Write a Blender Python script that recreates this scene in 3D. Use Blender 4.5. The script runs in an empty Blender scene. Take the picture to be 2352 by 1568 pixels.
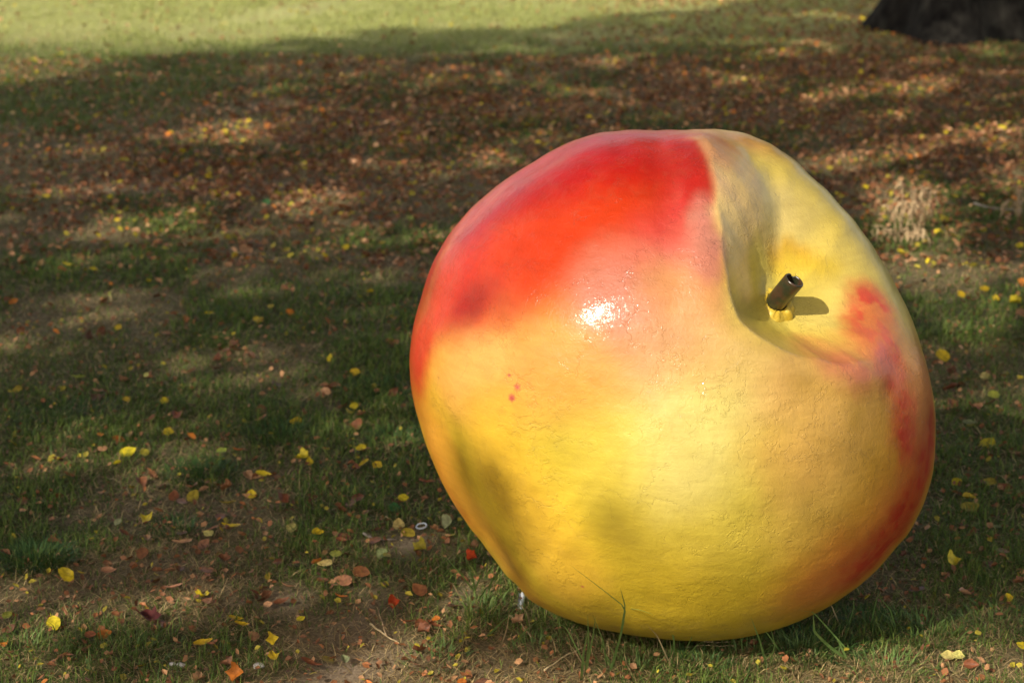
import bpy, bmesh, math, random
import numpy as np
from mathutils import Vector, Matrix, noise as mnoise

random.seed(7)
rng = np.random.default_rng(7)
R = math.radians
scene = bpy.context.scene
C = scene.collection

# ------------------------------------------------------------------ camera
FPX, CX, CY = 4573.3, 1176.0, 784.0          # measuring frame 2352 x 1568
CAM_H, PITCH = 2.53, math.atan((784 + 586) / 4573.3)
CAM = np.array([0.0, 0.0, CAM_H])
FWD = np.array([0, math.cos(PITCH), -math.sin(PITCH)])
RIGHT = np.array([1.0, 0, 0])
UP = np.array([0, math.sin(PITCH), math.cos(PITCH)])
cam_d = bpy.data.cameras.new('camera')
cam_d.lens, cam_d.sensor_width = 70.0, 36.0
cam_d.clip_end = 1000
cam_d.dof.use_dof = True
cam_d.dof.focus_distance = 5.25
cam_d.dof.aperture_fstop = 3.6
cam = bpy.data.objects.new('camera', cam_d)
C.objects.link(cam)
cam.location = CAM
cam.rotation_euler = (math.pi / 2 - PITCH, 0, 0)
scene.camera = cam

# ------------------------------------------------------------------ light
SUN_EL = R(35)
SUN_AZ = math.atan2(-0.50, -0.62)             # sun stands to the left, behind the camera (x, y)
SUN = np.array([math.sin(SUN_AZ) * math.cos(SUN_EL), math.cos(SUN_AZ) * math.cos(SUN_EL), math.sin(SUN_EL)])
sd = bpy.data.lights.new('sun', 'SUN')
sd.energy = 4.0
sd.angle = R(0.55)
sd.color = (1.0, 0.92, 0.79)
sun = bpy.data.objects.new('sun', sd)
C.objects.link(sun)
sun.rotation_euler = Vector(SUN).to_track_quat('Z', 'Y').to_euler()
world = bpy.data.worlds.new('World')
scene.world = world
world.use_nodes = True
wn = world.node_tree
wn.nodes.clear()
sky = wn.nodes.new('ShaderNodeTexSky')
sky.sky_type = 'NISHITA'
sky.sun_disc = False
sky.sun_elevation = SUN_EL
sky.sun_rotation = SUN_AZ
sky.dust_density = 5.0
sky.air_density = 1.0
bg = wn.nodes.new('ShaderNodeBackground')
bg.inputs['Strength'].default_value = 0.15
wo = wn.nodes.new('ShaderNodeOutputWorld')
# broken white cloud over the hazy blue, added for sheen and fill light
tc = wn.nodes.new('ShaderNodeTexCoord')
mpw = wn.nodes.new('ShaderNodeMapping'); mpw.inputs['Scale'].default_value = (1, 1, 2.2)
cn = wn.nodes.new('ShaderNodeTexNoise'); cn.inputs['Scale'].default_value = 2.6; cn.inputs['Detail'].default_value = 6
cr = wn.nodes.new('ShaderNodeValToRGB'); cr.color_ramp.elements[0].position = 0.47; cr.color_ramp.elements[1].position = 0.60
cm = wn.nodes.new('ShaderNodeMix'); cm.data_type = 'RGBA'
cm.inputs[7].default_value = (5.5, 5.2, 4.9, 1)
wn.links.new(tc.outputs['Generated'], mpw.inputs[0]); wn.links.new(mpw.outputs[0], cn.inputs['Vector'])
wn.links.new(cn.outputs[0], cr.inputs[0]); wn.links.new(cr.outputs[0], cm.inputs[0])
wn.links.new(sky.outputs[0], cm.inputs[6]); wn.links.new(cm.outputs[2], bg.inputs['Color'])
wn.links.new(bg.outputs[0], wo.inputs['Surface'])
vs = scene.view_settings
vs.view_transform = 'Standard'
vs.look = 'None'
vs.gamma = 1
vs.exposure = 0.62
vs.use_curve_mapping = False
scene.cycles.max_bounces = 6
scene.cycles.transparent_max_bounces = 4

# ------------------------------------------------------------------ helpers
def ground_at(vx, vy, z=0.0):
    d = FWD + (vx - CX) / FPX * RIGHT - (vy - CY) / FPX * UP
    t = (z - CAM_H) / d[2]
    return CAM + d * t

def project(P):
    """world points (n,3) -> measuring frame x, y, depth"""
    Q = np.asarray(P) - CAM
    z = Q @ FWD
    z = np.where(np.abs(z) < 1e-6, 1e-6, z)
    return CX + (Q @ RIGHT) / z * FPX, CY - (Q @ UP) / z * FPX, z

def sstep(a, b, x):
    t = np.clip((x - a) / (b - a), 0, 1)
    return t * t * (3 - 2 * t)

# cheap vectorised value noise
_tab = np.random.default_rng(3).random((256, 256))
def vnoise(x, y, sc=1.0, seed=0):
    x = np.asarray(x, float) * sc + seed * 17.31
    y = np.asarray(y, float) * sc + seed * 9.77
    xi, yi = np.floor(x).astype(int), np.floor(y).astype(int)
    fx, fy = x - xi, y - yi
    fx, fy = fx * fx * (3 - 2 * fx), fy * fy * (3 - 2 * fy)
    g = lambda a, b: _tab[a & 255, b & 255]
    return (g(xi, yi) * (1 - fx) + g(xi + 1, yi) * fx) * (1 - fy) + (g(xi, yi + 1) * (1 - fx) + g(xi + 1, yi + 1) * fx) * fy
def fnoise(x, y, sc=1.0, seed=0, o=3):
    v, a, s = 0, 1.0, 0
    for k in range(o):
        v = v + a * vnoise(x, y, sc * 2 ** k, seed + k)
        s += a
        a *= 0.55
    return v / s

def gz(x, y):
    """height of the lawn"""
    x, y = np.asarray(x, float), np.asarray(y, float)
    z = (fnoise(x, y, 0.7, 5) - 0.5) * 0.05 + (fnoise(x, y, 3.1, 6) - 0.5) * 0.018
    z = z * sstep(0.4, 1.2, np.hypot(x - 0.6, y - 5.6)) 
    z = z - 0.035 * np.exp(-((x + 0.35) ** 2 + (y - 5.15) ** 2) / 0.2)
    return z

def new_mesh(name, verts, faces_flat, loop_tot, mat, smooth=True, cols=None, parent=None):
    me = bpy.data.meshes.new(name)
    verts = np.asarray(verts, np.float32)
    me.vertices.add(len(verts))
    me.vertices.foreach_set('co', verts.ravel())
    faces_flat = np.asarray(faces_flat, np.int32)
    loop_tot = np.asarray(loop_tot, np.int32)
    me.loops.add(len(faces_flat))
    me.loops.foreach_set('vertex_index', faces_flat)
    me.polygons.add(len(loop_tot))
    ls = np.concatenate([[0], np.cumsum(loop_tot)[:-1]]).astype(np.int32)
    me.polygons.foreach_set('loop_start', ls)
    me.polygons.foreach_set('loop_total', loop_tot)
    me.update(calc_edges=True)
    me.polygons.foreach_set('use_smooth', np.full(len(loop_tot), smooth))
    if cols is not None:
        a = me.color_attributes.new('tint', 'FLOAT_COLOR', 'POINT')
        c = np.ones((len(verts), 4), np.float32)
        c[:, :3] = cols
        a.data.foreach_set('color', c.ravel())
    if mat:
        me.materials.append(mat)
    o = bpy.data.objects.new(name, me)
    C.objects.link(o)
    if parent:
        o.parent = parent
    return o

def tag(o, label=None, cat=None, group=None, kind=None):
    if label: o['label'] = label
    if cat: o['category'] = cat
    if group: o['group'] = group
    if kind: o['kind'] = kind
    return o

def empty(name, loc=(0, 0, 0)):
    o = bpy.data.objects.new(name, None)
    o.empty_display_size = 0.1
    o.location = loc
    C.objects.link(o)
    return o

class NT:
    def __init__(self, name):
        self.m = bpy.data.materials.new(name)
        self.m.use_nodes = True
        self.t = self.m.node_tree
        self.t.nodes.clear()
        self.out = self.n('ShaderNodeOutputMaterial')
    def n(self, typ, **kw):
        nd = self.t.nodes.new(typ)
        for k, v in kw.items():
            if k.startswith('i_'):
                nd.inputs[k[2:].replace('_', ' ')].default_value = v
            else:
                setattr(nd, k, v)
        return nd
    def l(self, a, b):
        self.t.links.new(a, b)
    def ramp(self, src, stops, interp='LINEAR'):
        r = self.n('ShaderNodeValToRGB')
        r.color_ramp.interpolation = interp
        el = r.color_ramp.elements
        while len(el) < len(stops): el.new(0.5)
        for e, (p, c) in zip(el, stops):
            e.position = p
            e.color = (c, c, c, 1) if isinstance(c, (int, float)) else (*c, 1)
        self.l(src, r.inputs[0])
        return r.outputs[0]
    def mix(self, fac, a, b, blend='MIX'):
        m = self.n('ShaderNodeMix', data_type='RGBA', blend_type=blend)
        for s, v in ((m.inputs[0], fac), (m.inputs[6], a), (m.inputs[7], b)):
            if isinstance(v, (int, float)): s.default_value = v
            elif isinstance(v, tuple): s.default_value = (*v, 1)
            else: self.l(v, s)
        return m.outputs[2]
    def math(self, op, a, b=None, c=None):
        m = self.n('ShaderNodeMath', operation=op)
        for i, v in enumerate((a, b, c)):
            if v is None: continue
            if isinstance(v, (int, float)): m.inputs[i].default_value = v
            else: self.l(v, m.inputs[i])
        return m.outputs[0]
    def noise(self, vec, scale, detail=3, rough=0.55, dist=0.0):
        n = self.n('ShaderNodeTexNoise')
        n.inputs['Scale'].default_value = scale
        n.inputs['Detail'].default_value = detail
        n.inputs['Roughness'].default_value = rough
        n.inputs['Distortion'].default_value = dist
        if vec is not None: self.l(vec, n.inputs['Vector'])
        return n

def plant_mat(name, source='attr', trans=0.25, rough=0.6, spec=0.25, spots=0.25, scale=60):
    """thin leaf or blade: the colour comes from the piece, grain and spots from noise"""
    k = NT(name)
    if source == 'attr':
        c = k.n('ShaderNodeVertexColor', layer_name='tint').outputs[0]
        vec = k.n('ShaderNodeTexCoord').outputs['Object']
    else:
        c = k.n('ShaderNodeObjectInfo').outputs['Color']
        vec = k.n('ShaderNodeTexCoord').outputs['Object']
    nz = k.noise(vec, scale, 3)
    f = k.ramp(nz.outputs[0], [(0.35, 1.0 - spots), (0.6, 1.0)])
    c = k.mix(1.0, c, f, 'MULTIPLY')
    p = k.n('ShaderNodeBsdfPrincipled')
    p.inputs['Roughness'].default_value = rough
    p.inputs['Specular IOR Level'].default_value = spec
    k.l(c, p.inputs['Base Color'])
    tr = k.n('ShaderNodeBsdfTranslucent')
    k.l(c, tr.inputs['Color'])
    mx = k.n('ShaderNodeMixShader')
    mx.inputs[0].default_value = trans
    k.l(p.outputs[0], mx.inputs[1]); k.l(tr.outputs[0], mx.inputs[2])
    k.l(mx.outputs[0], k.out.inputs['Surface'])
    return k.m

M_BLADE = plant_mat('grass_blades', trans=0.3, rough=0.55, spots=0.15, scale=25)
M_LITTER = plant_mat('leaf_litter', trans=0.15, spots=0.35, scale=70)
M_LEAF = plant_mat('fallen_leaf', 'obj', trans=0.2, spots=0.5, scale=3.6, rough=0.5)
M_CROWN = plant_mat('crown_leaves', trans=0.12, spots=0.2, scale=2)

def simple_mat(name, col, col2=None, rough=0.7, scale=30, bump=0.0, spec=0.3, stretch=None, metal=0.0, dist=0.004):
    k = NT(name)
    vec = k.n('ShaderNodeTexCoord').outputs['Object']
    if stretch:
        mp = k.n('ShaderNodeMapping'); mp.inputs['Scale'].default_value = stretch
        k.l(vec, mp.inputs[0]); vec = mp.outputs[0]
    nz = k.noise(vec, scale, 5, 0.6)
    p = k.n('ShaderNodeBsdfPrincipled')
    p.inputs['Roughness'].default_value = rough
    p.inputs['Specular IOR Level'].default_value = spec
    p.inputs['Metallic'].default_value = metal
    c = k.ramp(nz.outputs[0], [(0.35, col), (0.65, col2 or col)])
    k.l(c, p.inputs['Base Color'])
    if bump:
        b = k.n('ShaderNodeBump'); b.inputs['Strength'].default_value = bump; b.inputs['Distance'].default_value = dist
        k.l(nz.outputs[0], b.inputs['Height']); k.l(b.outputs[0], p.inputs['Normal'])
    k.l(p.outputs[0], k.out.inputs['Surface'])
    return k.m

# ------------------------------------------------------------------ ground
def ground_material():
    k = NT('lawn_soil')
    vec = k.n('ShaderNodeNewGeometry').outputs['Position']
    a = k.noise(vec, 1.1, 4)
    b = k.noise(vec, 14, 6, 0.65)
    c = k.noise(vec, 90, 5, 0.7)
    soil = k.ramp(b.outputs[0], [(0.3, (0.055, 0.038, 0.026)), (0.7, (0.16, 0.11, 0.07))])
    thatch = k.ramp(c.outputs[0], [(0.35, (0.06, 0.05, 0.022)), (0.55, (0.25, 0.20, 0.095)), (0.75, (0.44, 0.36, 0.19))])
    f = k.ramp(a.outputs[0], [(0.4, 0.4), (0.6, 0.85)])
    col = k.mix(f, soil, thatch)
    at = k.n('ShaderNodeVertexColor', layer_name='tint')
    s = k.n('ShaderNodeSeparateColor')
    k.l(at.outputs[0], s.inputs[0])
    bare = k.ramp(c.outputs[0], [(0.3, (0.16, 0.118, 0.078)), (0.7, (0.32, 0.245, 0.165))])
    col = k.mix(s.outputs[0], col, bare)
    green = k.ramp(b.outputs[0], [(0.3, (0.022, 0.032, 0.010)), (0.7, (0.055, 0.065, 0.02))])
    col = k.mix(k.math('MULTIPLY', s.outputs[1], 0.8), col, green)
    col = k.mix(k.math('MULTIPLY', s.outputs[2], 0.85), col, k.ramp(b.outputs[0], [(0.3, (0.24, 0.25, 0.08)), (0.7, (0.42, 0.42, 0.16))]))  # paler far lawn, sunlit brightness put into the ground colour
    p = k.n('ShaderNodeBsdfPrincipled')
    p.inputs['Roughness'].default_value = 0.95
    p.inputs['Specular IOR Level'].default_value = 0.1
    k.l(col, p.inputs['Base Color'])
    bp = k.n('ShaderNodeBump'); bp.inputs['Strength'].default_value = 0.7; bp.inputs['Distance'].default_value = 0.012
    k.l(c.outputs[0], bp.inputs['Height']); k.l(bp.outputs[0], p.inputs['Normal'])
    k.l(p.outputs[0], k.out.inputs['Surface'])
    return k.m

def blob(vx, vy, x, y, rx, ry, rot=0.0):
    c, s = math.cos(R(rot)), math.sin(R(rot))
    dx, dy = vx - x, vy - y
    u, v = (dx * c + dy * s) / rx, (-dx * s + dy * c) / ry
    return np.exp(-(u * u + v * v))

def cover(x, y):
    """how bare, green and leaf-strewn the lawn is at each point"""
    P = np.stack([x, y, np.zeros_like(x)], 1)
    vx, vy, _ = project(P)
    n1 = fnoise(x, y, 1.3, 11, 4)
    n2 = fnoise(x, y, 3.5, 14, 3)
    bare = 0
    for b in ((770, 1530, 150, 40, -15), (960, 1255, 140, 40, 0), (840, 1400, 110, 60, -20), (1060, 1360, 60, 40, -30),
              (500, 430, 260, 18, 0), (600, 250, 50, 12, 0), (640, 1380, 100, 35, 0), (650, 32, 180, 14, -8)):
        bare = np.maximum(bare, blob(vx, vy, *b))
    bare = np.clip(bare * (0.5 + n2 * 0.9), 0, 1)
    green = sstep(0.42, 0.62, n1) * 0.8
    for b in ((100, 240, 420, 70, 0), (300, 130, 500, 40, 0), (200, 950, 420, 170, 0), (560, 960, 420, 110, 10), (850, 880, 130, 60, 0), (80, 1260, 110, 60, 0),
              (460, 1080, 120, 60, 0), (200, 1480, 260, 90, 0), (2000, 1450, 450, 70, 0), (2250, 1150, 200, 380, 0), (100, 620, 300, 60, 0),
              (1800, 330, 120, 30, 0), (1400, 180, 80, 20, 0), (700, 30, 900, 40, 0)):
        green = np.maximum(green, blob(vx, vy, *b) * (0.55 + 0.6 * n2))
    green = np.clip(green, 0, 1) * (1 - 0.85 * bare)
    litter = sstep(0.38, 0.6, fnoise(x, y, 0.9, 21, 4)) * 0.35
    for b in ((1900, 200, 700, 190, 0), (1000, 280, 600, 150, 0), (600, 380, 520, 150, 0), (2200, 330, 400, 200, 0), (650, 30, 200, 15, -8)):
        litter = np.maximum(litter, blob(vx, vy, *b))
    litter = litter * (1 - 0.75 * blob(vx, vy, 0, 240, 420, 110))
    green = np.maximum(green, 0.8 * blob(vx, vy, 0, 230, 420, 100))
    litter = np.where(vy < 130, litter * (0.15 + 0.65 * sstep(1100, 1700, vx)), litter)
    return vx, vy, bare, green, litter

def build_ground():
    # fine sheet where the camera looks, stretched cells out to the horizon
    nx, ny = 260, 330
    u = np.linspace(-1, 1, nx)
    xs = 7 * u + 393 * np.sign(u) * np.abs(u) ** 9
    v = np.linspace(0, 1, ny)
    ys = 1.5 + 26 * v + 370 * v ** 12
    ys = np.concatenate([np.array([-300, -80, -20, -6, -1]), ys])
    X, Y = np.meshgrid(xs, ys)
    x, y = X.ravel(), Y.ravel()
    z = gz(x, y)
    _, vy, bare, green, litter = cover(x, y)
    far = sstep(24, 40, np.hypot(x, y))
    green = green * (1 - far) + 0.8 * far
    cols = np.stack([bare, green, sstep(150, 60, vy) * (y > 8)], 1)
    H, W = len(ys), nx
    i = np.arange((H - 1) * (W - 1))
    r, c = i // (W - 1), i % (W - 1)
    a = r * W + c
    f = np.stack([a, a + 1, a + W + 1, a + W], 1)
    o = new_mesh('ground', np.stack([x, y, z], 1), f.ravel(), np.full(len(f), 4), ground_material(), cols=cols)
    tag(o, 'brown lawn soil with thatch and worn bare patches', kind='structure')
build_ground()

# ------------------------------------------------------------------ grass
def blades(px, py, h, w, lean, az, cols, bend, pz=None):
    """five-vertex blades; returns verts, faces, cols"""
    n = len(px)
    z0 = (gz(px, py) if pz is None else pz) - 0.004
    dx, dy = np.cos(az), np.sin(az)
    sx, sy = -dy, dx
    tw = rng.uniform(-0.8, 0.8, n)
    sx2, sy2 = np.cos(az + np.pi / 2 + tw), np.sin(az + np.pi / 2 + tw)
    l1 = h * 0.55
    a1 = lean
    a2 = np.minimum(lean + bend, 1.62)
    m = np.stack([px + dx * np.sin(a1) * l1, py + dy * np.sin(a1) * l1, z0 + np.cos(a1) * l1], 1)
    t = m + np.stack([dx * np.sin(a2) * h * 0.45, dy * np.sin(a2) * h * 0.45, np.cos(a2) * h * 0.45], 1)
    t[:, 2] = np.maximum(t[:, 2], z0 + 0.003)
    b = np.stack([px, py, z0], 1)
    hw = w / 2
    sb = np.stack([sx * hw, sy * hw, np.zeros(n)], 1)
    sm = np.stack([sx2 * hw * 0.85, sy2 * hw * 0.85, np.zeros(n)], 1)
    V = np.stack([b - sb, b + sb, m + sm, m - sm, t], 1).reshape(-1, 3)
    base = np.arange(n)[:, None] * 5
    F = np.concatenate([base + 0, base + 1, base + 2, base + 3, base + 3, base + 2, base + 4], 1).ravel()
    L = np.tile([4, 3], n)
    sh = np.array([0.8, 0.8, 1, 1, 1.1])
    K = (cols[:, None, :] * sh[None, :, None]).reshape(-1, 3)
    return V, F, L, K

APX, APY = 0.66, 5.55   # foot of the apple, refined below

def build_grass():
    Vs, Fs, Ls, Ks = [], [], [], []
    off = 0
    bands = [(4.3, 6.2, 25000, 1.15, 1.0), (6.2, 8.5, 13500, 1.5, 1.05), (8.5, 12.5, 5600, 2.2, 1.1), (12.5, 24.0, 2600, 2.7, 1.15)]
    for y0, y1, dens, ws, hs in bands:
        half = y1 * 0.29 + 0.25
        n = int((y1 - y0) * half * 2 * dens)
        x = rng.uniform(-half, half, n)
        y = rng.uniform(y0, y1, n)
        ok = np.abs(x) < y * 0.29 + 0.25
        x, y = x[ok], y[ok]
        # gather into little clumps
        cx_, cy_ = np.round(x / 0.045) * 0.045, np.round(y / 0.045) * 0.045
        pull = 0.35 * fnoise(cx_, cy_, 9, 31)
        x = x + (cx_ + (vnoise(cx_, cy_, 50, 1) - .5) * .05 - x) * pull
        y = y + (cy_ + (vnoise(cx_, cy_, 50, 2) - .5) * .05 - y) * pull
        vx, vy, bare, green, litter = cover(x, y)
        cl = fnoise(x, y, 7, 41, 2)
        keep = rng.random(len(x)) < np.clip((0.68 + 0.55 * green) * (1 - 0.85 * bare) * (0.35 + 1.1 * cl) * (1 - 0.3 * litter), 0, 1)
        keep &= np.hypot(x - APX, y - APY) > 0.16
        x, y, bare, green, cl, vy, vx, litter = x[keep], y[keep], bare[keep], green[keep], cl[keep], vy[keep], vx[keep], litter[keep]
        n = len(x)
        isg = rng.random(n) < np.clip(0.32 + 0.52 * green - 0.15 * litter - 0.15 * sstep(1300, 1450, vy), 0, 0.82)
        h = np.where(isg, rng.uniform(0.022, 0.060, n) * (0.6 + 0.9 * green * cl * 1.4), rng.uniform(0.025, 0.075, n)) * hs
        w = np.where(isg, rng.uniform(0.0016, 0.0034, n), rng.uniform(0.0012, 0.0028, n)) * ws
        lean = np.where(isg, np.abs(rng.normal(0.75, 0.42, n)), rng.uniform(0.9, 1.52, n))
        bend = rng.uniform(0.1, 0.8, n)
        az = rng.uniform(0, 2 * np.pi, n)
        t = rng.random(n)[:, None]
        t2 = rng.random(n)[:, None]
        g = (1 - t) * np.array([0.052, 0.108, 0.018]) + t * np.array([0.18, 0.235, 0.042])
        s = (1 - t2) * np.array([0.26, 0.18, 0.075]) + t2 * np.array([0.62, 0.46, 0.22])
        s = s * (0.55 + 0.6 * rng.random(n)[:, None])
        cols = np.where(isg[:, None], g, s)
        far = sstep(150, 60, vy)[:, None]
        cols = cols * (1 - far) + far * (np.array([0.46, 0.48, 0.15]) * (0.5 * t + 0.75) * 0.75 + 0.25 * cols)  # paler blades in the far strip, its sunlight put into their colour
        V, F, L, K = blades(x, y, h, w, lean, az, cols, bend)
        Vs.append(V); Fs.append(F + off); Ls.append(L); Ks.append(K)
        off += len(V)
    # longer grass the mower missed round the foot of the apple
    n = 7000
    a = rng.uniform(0, 2 * np.pi, n); r = rng.uniform(0.17, 0.50, n)
    x, y = APX + 0.05 + r * np.cos(a), APY - 0.03 + r * np.sin(a)
    cl = fnoise(x, y, 11, 47, 2)
    k_ = rng.random(n) < sstep(0.35, 0.62, cl) * np.where(r > 0.36, 0.6, 1)
    x, y, r, a = x[k_], y[k_], r[k_], a[k_]; n = len(x)
    t = rng.random(n)[:, None]
    g = (1 - t) * np.array([0.050, 0.090, 0.024]) + t * np.array([0.15, 0.19, 0.05])
    st = np.array([0.40, 0.30, 0.15]) * (0.6 + 0.6 * t)
    cols = np.where(rng.random(n)[:, None] < 0.6, g, st)
    h_ = rng.uniform(0.03, 0.085, n)
    V, F, L, K = blades(x, y, h_, rng.uniform(0.002, 0.004, n), np.abs(rng.normal(0.5, 0.35, n)), a + rng.normal(0, 0.9, n), cols, rng.uniform(0.2, 1.0, n))
    Vs.append(V); Fs.append(F + off); Ls.append(L); Ks.append(K)
    off += len(V)
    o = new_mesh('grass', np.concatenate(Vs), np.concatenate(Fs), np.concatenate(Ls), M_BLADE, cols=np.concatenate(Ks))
    tag(o, 'short patchy grass, green tufts mixed with dry straw', kind='stuff')
    print('grass blades', off // 5)

# ------------------------------------------------------------------ apple
VC = np.array([1545.0, 885.0])
DIST = 5.88
d = FWD + (VC[0] - CX) / FPX * RIGHT - (VC[1] - CY) / FPX * UP
d /= np.linalg.norm(d)
AC = CAM + d * DIST
ZC = -d
XC = np.cross(np.array([0, 0, 1.0]), ZC); XC /= np.linalg.norm(XC)
YC = np.cross(ZC, XC)
RB = 590 / FPX * DIST * 0.992
APX, APY = AC[0], AC[1]

SIL = [(1440, 298), (1500, 299), (1560, 299), (1640, 296), (1700, 303), (1760, 325), (1820, 362), (1870, 410), (1930, 470), (1980, 530), (2020, 590),
       (2060, 660), (2090, 720), (2115, 790), (2135, 860), (2148, 930), (2150, 1000), (2145, 1080), (2125, 1150), (2090, 1220), (2040, 1280),
       (1980, 1340), (1900, 1395), (1800, 1440), (1700, 1465), (1600, 1472), (1500, 1464), (1420, 1452), (1340, 1434), (1280, 1412), (1220, 1380),
       (1185, 1345), (1140, 1292), (1110, 1250), (1070, 1198), (1035, 1145), (1000, 1075), (968, 990), (945, 900), (940, 830), (947, 760), (965, 690),
       (990, 612), (1030, 540), (1080, 480), (1150, 420), (1220, 375), (1300, 330), (1370, 306)]
SIL = np.array(SIL, float)
s_phi = np.arctan2(-(SIL[:, 1] - VC[1]), SIL[:, 0] - VC[0])
s_rad = np.hypot(SIL[:, 0] - VC[0], SIL[:, 1] - VC[1])
o_ = np.argsort(s_phi)
s_phi, s_rad = s_phi[o_], s_rad[o_]
PH = np.linspace(-np.pi, np.pi, 721)
TARGET = np.interp(PH, np.concatenate([s_phi - 2 * np.pi, s_phi, s_phi + 2 * np.pi]), np.tile(s_rad, 3))

def unsph(vx, vy):
    """point of the measuring frame -> direction on the apple in its own frame"""
    a, b = vx - VC[0], -(vy - VC[1])
    ph = math.atan2(b, a)
    rad = np.interp(ph, PH, TARGET)
    s = min(math.hypot(a, b) / rad, 0.9999)
    return np.array([math.cos(ph) * s, math.sin(ph) * s, math.sqrt(max(0, 1 - s * s))])

def stroke_dist(D, pts):
    """chord distance of unit directions D to a polyline of unit directions"""
    best = np.full(len(D), 9.0)
    if len(pts) == 1:
        return np.linalg.norm(D - pts[0], axis=1)
    for a, b in zip(pts[:-1], pts[1:]):
        ab = b - a
        t = np.clip(((D - a) @ ab) / max(ab @ ab, 1e-9), 0, 1)
        best = np.minimum(best, np.linalg.norm(D - (a + t[:, None] * ab), axis=1))
    return best

CAV = np.array([0.49, 0.365, 0.0]); CAV[2] = math.sqrt(1 - CAV[0] ** 2 - CAV[1] ** 2)
E1 = np.cross(np.array([0, 1.0, 0]), CAV); E1 /= np.linalg.norm(E1)      # right on the surface
E2 = np.cross(CAV, E1)
RIM = [(1585, 285), (1617, 385), (1630, 470), (1640, 560), (1650, 655), (1670, 757), (1737, 804), (1830, 822), (1920, 826), (2000, 800), (2045, 740),
       (2025, 660), (1985, 585), (1925, 510), (1875, 440), (1810, 370), (1730, 318), (1650, 290)]
def rim_table():
    ps, an = [], []
    for q in RIM:
        v = unsph(*q)
        an.append(math.acos(np.clip(v @ CAV, -1, 1)))
        ps.append(math.atan2(v @ E2, v @ E1))
    ps, an = np.array(ps), np.array(an)
    o = np.argsort(ps)
    ps, an = ps[o], an[o]
    t = np.interp(PH, np.concatenate([ps - 2 * np.pi, ps, ps + 2 * np.pi]), np.tile(an, 3))
    kern = np.exp(-np.linspace(-2, 2, 21) ** 2); kern /= kern.sum()
    return np.convolve(np.concatenate([t[-11:-1], t, t[1:11]]), kern, 'valid')
RIMT = rim_table()

# bumps and hollows of the modelled fruit: polyline, width, height (fraction of the radius)
BUMPS = [([(1440, 420), (1540, 400)], 0.36, 0.030), ([(1590, 560), (1600, 470)], 0.22, 0.006), ([(1330, 700)], 0.34, 0.018),
         ([(1540, 700)], 0.25, 0.012),
         ([(1250, 560)], 0.20, -0.010), ([(1480, 880), (1400, 960)], 0.22, -0.018), ([(1600, 1040)], 0.26, 0.022), ([(1730, 830)], 0.15, 0.022),
         ([(2014, 830), (2004, 890)], 0.06, -0.006), ([(2085, 850)], 0.14, 0.020), ([(1920, 900)], 0.16, 0.012),
         ([(1330, 1060), (1480, 1330)], 0.16, -0.016), ([(1250, 1100), (1360, 1330)], 0.14, 0.012), ([(1060, 1010), (1180, 1300)], 0.12, -0.018),
         ([(1010, 930), (1060, 1100)], 0.14, 0.010), ([(1560, 1230), (1750, 1200)], 0.28, 0.008), ([(1130, 740), (1180, 800)], 0.13, -0.010),
         ([(1240, 400), (1110, 500)], 0.13, -0.012)]
BUMPS = [([unsph(*p) for p in pts], w, a) for pts, w, a in BUMPS]

def ico(n):
    bm = bmesh.new()
    bmesh.ops.create_icosphere(bm, subdivisions=n, radius=1.0)
    V = np.array([v.co[:] for v in bm.verts])
    F = np.array([[v.index for v in f.verts] for f in bm.faces])
    bm.free()
    V /= np.linalg.norm(V, axis=1)[:, None]
    return V, F

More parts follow.
